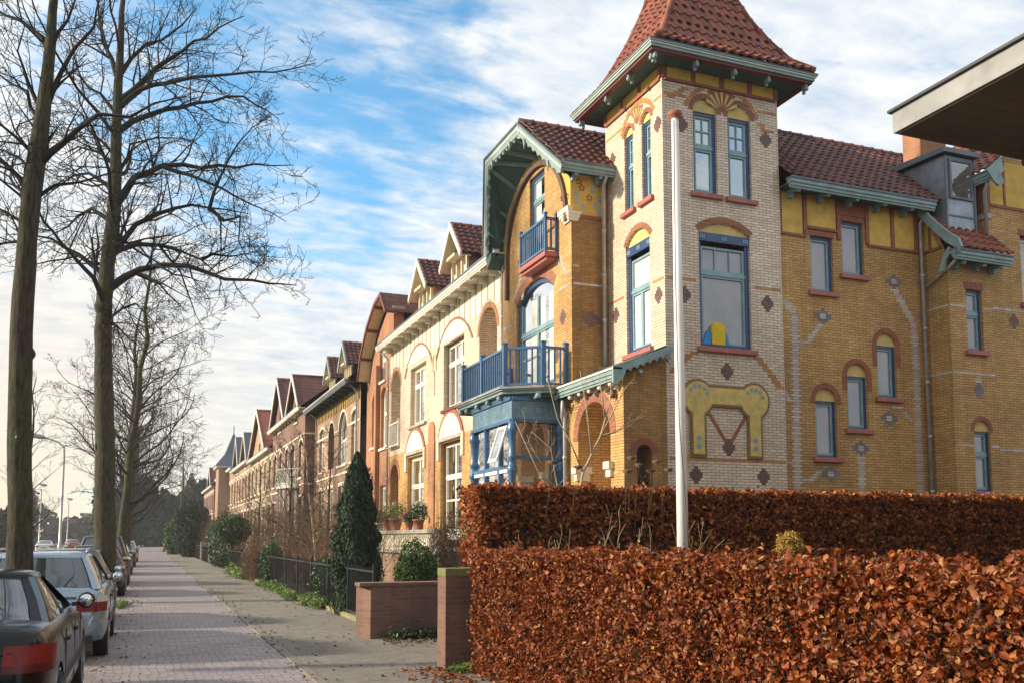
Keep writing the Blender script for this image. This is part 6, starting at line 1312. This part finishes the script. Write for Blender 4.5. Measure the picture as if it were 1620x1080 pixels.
    for s in (-1, 1):
        mb = MB(); zt = interp(tx, tz, .1)
        if lamp == 'big':
            z0_, z1_ = zt-.28, zt-.09
            for f0, f1, mt in ((0,.3,M['darklamp']), (.3,1.0,M['red'])):
                mb.m(mt); mb.smooth = True; V = []; nn2 = 9
                for f in (f0, f1):
                    z_ = z0_+(z1_-z0_)*f
                    for i in range(nn2): q = i/(nn2-1)*math.pi/2; V.append((s*hw*(.64+.02*f+.365*math.sin(q)-.012*f), -.022+.26*(1-math.cos(q))+.02*f, z_))
                mb.add(V, [(i, i+1, nn2+i+1, nn2+i) for i in range(nn2-1)]); mb.smooth = False
        else:
            z0_, z1_ = (zt-.30, zt-.09) if lamp == 'low' else (.62, 1.0); zm = z0_+(z1_-z0_)*.6
            for a_, b_, mt in ((z0_, zm, M['red']), (zm+.001, z1_, M['whitelamp'])):
                mb.m(mt); mb.bar((s*hw*.55,-.004,(a_+b_)/2), (s*hw*.82,.02,(a_+b_)/2), .045, b_-a_); mb.bar((s*hw*.82,.02,(a_+b_)/2), (s*hw*.965,.17,(a_+b_)/2), .04, b_-a_)
        mb.build('tail_light', t)
        mb = MB().m(pm if badge is None else M['plasticblk']); mb.m(pm); yy = y3-.30
        mb.smooth = True; mb.lathe((s*(hw+.045),yy,gz+.04), [(.066,-.045),(.078,-.035),(.085,.0),(.07,.04),(.03,.065)], 12, 'y'); mb.smooth = False; mb.m(M['chrome']); mb.lathe((s*(hw+.045),yy-.046,gz+.04), [(.062,0),(.058,-.004)], 12, 'y'); mb.m(M['plasticblk']); mb.bar((s*(hw*.9),yy+.02,gz+.0), (s*(hw+.06),yy,gz+.02), .05, .04); mb.build('mirror', t)
        mb = MB().m(M['whitelamp']); mb.bar((s*hw*.55,L-.05,.64), (s*hw*.86,L-.16,.66), .05, .13); mb.build('headlight', t)
    for wy in k['wb']:
        for s in (-1, 1):
            mb = MB().m(M['tyre']); c = (s*(hw-.1),wy,wr); mb.lathe(c, [(wr*.62,-.09),(wr*.95,-.095),(wr,-.06),(wr,.06),(wr*.95,.095),(wr*.62,.09)], 28, 'x'); wh_ = mb.build('wheel', t)
            mb = MB().m(M['rim']); o = s*.085; mb.lathe(c, [(wr*.66,o),(wr*.64,o+s*.012),(wr*.58,o+s*.006),(wr*.56,o-s*.05)], 28, 'x')
            for q in range(5):
                a = q*2*math.pi/5+.3; mb.bar((c[0]+o,wy+.03*math.cos(a),wr+.03*math.sin(a)), (c[0]+o-s*.004,wy+wr*.6*math.cos(a),wr+wr*.6*math.sin(a)), .05 if abs(math.sin(a)) < .7 else .05, .05)
            mb.lathe((c[0],wy,wr), [(.06,o-s*.01),(.055,o+s*.02)], 12, 'x'); mb.m(M['black']); mb.lathe(c, [(wr*.57,o-s*.05),(wr*.57,o-s*.055)], 20, 'x'); mb.build('rim', wh_)
    if badge == 'num':
        mb = MB().m(M['chrome']); zb = .93; yb = -.014
        def seg(cx_, on):       # chrome figures on the boot lid
            S = dict(a=((0,.06),(.035,.06)), b=((.035,.06),(.035,.03)), c=((.035,.03),(.035,0)), d=((.035,0),(0,0)), e=((0,0),(0,.03)), f=((0,.03),(0,.06)), g=((0,.03),(.035,.03)))
            for q in on: (a, b), (c, d) = S[q]; mb.bar((cx_+a,yb,zb+b-.11), (cx_+c,yb,zb+d-.11), .008, .011)
        seg(.26, 'bc'); mb.box(.318, .330, yb-.004, yb+.004, zb-.112, zb-.100); seg(.345, 'abcdefg'); mb.build('badge', t)
    elif badge == 'script':
        mb = MB().m(M['chrome']); mb.tube([(.30+.014*i, -.012, .885+.011*math.sin(i*2.1)+.004*math.cos(i*.9)) for i in range(19)], .0035, 4); mb.build('badge', t)
    t.location = (x, y, 0); t.rotation_euler = (0, 0, heading); return t
make_car('dark charcoal saloon with a large red tail light, nearest car at the lower left', 'saloon', paint('charcoal_paint', (.006,.0055,.006), .0, .16, .12), -1.43, 7.25, 0, lamp='big', badge='num')
make_car('silver blue estate car with a wide rear window, parked behind the charcoal saloon', 'estate', paint('silver_blue_paint', (.30,.38,.46), .6, .25), -1.29, 13.65, 0, lamp='low', badge='script')
make_car('dark grey hatchback parked just in front of the silver blue estate', 'hatch', paint('dark_grey_paint', (.10,.105,.11)), -1.35, 18.6, 0)
make_car('black hatchback parked beyond the tree with the broad mossy trunk', 'hatch', paint('black_paint', (.02,.022,.022)), -1.3, 28.4, 0)
make_car('tall black off-road car parked beyond the broad mossy trunk', 'suv', paint('black_green_paint', (.018,.024,.02)), -1.35, 34.5, 0)
make_car('small silver hatchback with bright red tail lights farther along the parking strip', 'hatch', paint('light_silver_paint', (.5,.54,.58)), -1.30, 44.5, 0, lamp='tall')
make_car('dark blue saloon far along the parking strip', 'saloon', paint('dark_blue_paint', (.03,.035,.06)), -1.3, 56.5, 0)
make_car('white estate car far along the parking strip', 'estate', paint('white_paint_car', (.62,.62,.62), .0), -1.25, 68, 0, lamp='tall')
g2 = 'cars on the main road'
make_car('white saloon driving on the pale main road at the left', 'saloon', paint('white_saloon', (.66,.66,.64), .0), -9.6, 106, 0, g2)
make_car('small red car far away on the main road', 'hatch', paint('red_paint', (.35,.04,.03), .1), -9.0, 140, 0, g2)
make_car('small white car far away on the main road', 'hatch', paint('white_hatch', (.6,.6,.6), .0), -10.2, 152, 0, g2)
make_car('dark red car parked at the far right end of the street', 'hatch', paint('dark_red_paint', (.22,.03,.03), .1), 2.9, 118, 0, 'cars at the far end of the street')
make_car('white car parked at the far right end of the street', 'hatch', paint('white_far', (.6,.6,.58), .0), 3.2, 108, 0, 'cars at the far end of the street')

# ------------------------------------------------------------------ walls, fence, pole, lamps, pots
W_ = thing('brick_pillar', 'square red brick pillar with a mossy top at the end of the near hedge', 'pillar', (3.7, 11.3, 0))
M['moss'] = plain('mossy_brick_top', (.14,.17,.03), .9, .4, 9, 40, .6, dark=(.12,.08,.05))
mt, t_, b_ = nodes('garden_brick_with_moss')
mb = MB().m(M['garden']); mb.box(3.50, 4.25, 11.08, 11.42, -.02, 1.17); mb.m(M['moss']); mb.box(3.496, 4.254, 11.076, 11.424, 1.17, 1.27); mb.build('shaft', W_, .006)
W_ = thing('garden_wall', 'low dark red brick wall with an angled lighter end, across the driveway', 'wall', (4.5, 15.1, 0))
mb = MB().m(M['garden']); mb.box(3.45, 7.6, 14.95, 15.25, -.02, .86); mb.prism(lambda s, z, d=0: (s, z, d), [(3.28,15.3),(3.45,14.95),(3.45,15.32)], -.02, .86); mb.m(M['garden']); mb.box(3.26, 7.6, 14.94, 15.33, .862, .92); mb.build('wall', W_, .006)
W_ = thing('drive_wall', 'brick garden wall hidden behind the near hedge', 'wall', (4.9,11.2,0)) if False else None
F_ = thing('iron_fence', 'black iron railing fence on a mossy stone edging along the front gardens', 'fence', (3.9, 35, 0))
mb = MB().m(M['black'])
def fence_run(y0, y1, x0, x1):
    n = int((y1-y0)/.165)
    for z in (1.02, .16): mb.bar((x0,y0,z), (x1,y1,z), .035, .03)
    for i in range(n+1):
        f = i/n; x, y = x0+(x1-x0)*f, y0+(y1-y0)*f; big_ = i % 14 == 0
        mb.bar((x,y,.05), (x,y,1.16 if big_ else 1.09), .05 if big_ else .016, .05 if big_ else .016)
fence_run(17.0, 50, 3.98, 3.98); mb.build('railing', F_)
mb = MB().m(plain('mossy_stone', (.22,.21,.08), .9, .45, 5, 30, .6, dark=(.16,.13,.09))); mb.box(3.9, 4.08, 15.4, 50, -.02, .11); mb.build('stone_edging', F_, .01)
F_ = thing('iron_fence', 'far run of dark railing fence with stone posts at the end of the gardens', 'fence', (4.0, 80, 0)); mb = MB().m(M['black'])
for y in np.arange(56, 110, .35): mb.bar((4.0,y,.0), (4.0,y,1.1), .03, .03)
mb.bar((4.0,56,1.05), (4.0,110,1.05), .05, .04); mb.m(M['stone'])
for y in (55.5, 63, 72.4, 88, 106): mb.box(3.85, 4.2, y-.2, y+.2, 0, 1.35)
mb.build('railing', F_)
P_ = thing('flagpole', 'tall white flagpole with a red cap standing between the two hedges', 'flagpole', (5.38, 8.6, 0))
mb = MB().m(plain('white_pole', (.72,.71,.68), .45, .18, 1.2, stretch if False else 20, .05)); mb.tube([(5.38,8.6,0),(5.38,8.6,3.0),(5.375,8.6,6.33)], [.068,.057,.040], 20); mb.build('pole', P_)
mb = MB().m(M['redtrim']); mb.lathe((5.375,8.6,6.33), [(.045,0),(.075,.02),(.082,.05),(.075,.08),(.02,.10)], 16); mb.build('cap', P_)
mb = MB().m(M['twig']); mb.tube([(5.33,8.55,6.28),(5.315,8.55,4.5),(5.325,8.54,2.9),(5.37,8.50,1.9),(5.40,8.5,1.3)], .006, 4); mb.m(M['plasticblk']); mb.box(5.36, 5.42, 8.5, 8.54, 1.25, 1.4); mb.build('rope', P_)
def street_lamp(label, x, y, h, arm, group='street lamps along the main road', hw=1.0):
    t = thing('street_lamp', label, 'street lamp', (x, y, 0), group); mb = MB().m(M['pipe']); mb.tube([(x,y,0),(x,y,1.2),(x,y,1.25),(x+.02,y,h-.9),(x,y,h-.35),(x-.35,y,h-.02),(x-arm*.6,y,h+.12),(x-arm,y,h+.30)], [.12,.12,.09,.075,.07,.065,.06,.06], 8); mb.build('pole', t)
    mb = MB().m(M['stone']); mb.smooth = True; mb.tube([(x-arm+.1,y,h+.26),(x-arm-.1,y,h+.29),(x-arm-.6,y,h+.38),(x-arm-1.0,y,h+.43)], [.06,.15,.17,.07], 8); mb.build('lamp_head', t)
street_lamp('tall grey street lamp whose arm reaches left over the main road', -5.3, 69.0, 8.1, 1.25)
street_lamp('far thin street lamp beyond the main road, left of the arm lamp', -13.3, 140, 8.5, -.6)
street_lamp('farthest thin street lamp near the end of the main road', -13.4, 190, 8.5, -.6)
i = 0
for lab, y, r, mt, h_ in (('terracotta pot with trailing yellow green leaves, left end of the balustrade', 31.3, .20, M['lime'], .35), ('dark pot with a dark leafy plant on the balustrade', 30.3, .17, M['green'], .40), ('terracotta pot with low red brown leaves, in the middle of the balustrade', 29.3, .17, M['browntw'], .28),
                          ('wide terracotta pot with spreading pale leaves on the balustrade', 28.2, .24, M['lime'], .42), ('small pot with pink flowers on the balustrade', 26.6, .14, M['green'], .30), ('terracotta pot with a bushy green plant, right part of the balustrade', 25.6, .19, M['green'], .45)):
    t = thing('flower_pot', lab, 'flower pot', (7.26, y, 1.88), 'flower pots on the balustrade'); mb = MB().m(M['redtrim'] if i != 1 else M['stone']); mb.lathe((7.26,y,1.88), [(r*.6,0),(r*.85,r*1.3),(r*.95,r*1.32),(r*.95,r*1.55),(r*.8,r*1.55)], 14); mb.build('pot', t)
    P, d = crown_pts(500, (7.26,y,1.88+r*1.5+h_*.5), (r*1.5,r*1.5,h_*.6), .2); leaves('plant', t, P, .07, mt, d*.6, .8)
    if i == 4: P, d = crown_pts(60, (7.2,y,1.88+r*1.5+h_*.7), (r*1.1,r*1.1,h_*.4), .6); leaves('flowers', t, P, .06, plain('pink_petals', (.65,.10,.28), .6), d, .5, .9)
    i += 1
t = thing('window_cushion', 'rounded yellow chair back between blue cloths in the large tower window', 'chair', (11.6, 16.98, 5.9)); mb = MB().m(plain('yellow_cloth', (.75,.5,.02), .8)); fr = lambda s, z, d=0: (s, 17.085-d, z)
mb.prism(fr, [(11.52,5.90),(11.86,5.90),(11.87,6.2)]+[(11.69+.18*math.cos(R(a)), 6.24+.17*math.sin(R(a))) for a in range(10, 180, 20)]+[(11.51,6.2)], -.03, .04); mb.build('backrest', t, .02)
M['bluecloth'] = plain('blue_cloth', (.03,.28,.6), .8); mb = MB().m(M['bluecloth']); mb.prism(fr, [(11.28,5.90),(11.5,5.90),(11.5,6.2),(11.45,6.22),(11.36,6.1)], -.03, .015); mb.build('cloth', t, .01); mb = MB().m(M['bluecloth']); mb.prism(fr, [(11.88,5.90),(11.98,5.90),(11.95,6.1),(11.88,6.2)], -.03, .015); mb.build('cloth', t, .01)
t = thing('potted_plant', 'dark potted plant with pink blooms in the small porch opening', 'plant', (9.74, 17.15, 2.2)); mb = MB().m(M['plasticblk']); mb.lathe((9.74,17.18,2.21), [(.08,0),(.11,.3),(.12,.32)], 12); mb.build('pot', t)
P, d = crown_pts(350, (9.74,17.17,2.75), (.15,.12,.25), .2); leaves('leaves', t, P, .07, M['green'], d); P, d = crown_pts(40, (9.74,17.1,2.85), (.12,.08,.12), .5); leaves('flowers', t, P, .05, plain('pale_pink_petals', (.6,.25,.28), .6), d)

# ------------------------------------------------------------------ air
mt = bpy.data.materials.new('haze_air'); mt.use_nodes = True; t = mt.node_tree; t.nodes.clear(); v = t.nodes.new('ShaderNodeVolumePrincipled'); v.inputs['Color'].default_value = (.86,.90,.95,1); v.inputs['Density'].default_value = .0005; v.inputs['Anisotropy'].default_value = .2
o_ = t.nodes.new('ShaderNodeOutputMaterial'); t.links.new(v.outputs[0], o_.inputs['Volume'])
mb = MB().m(mt); mb.box(-200, 120, -30, 320, -1.0, 32); tag(mb.build('haze'), kind='stuff')
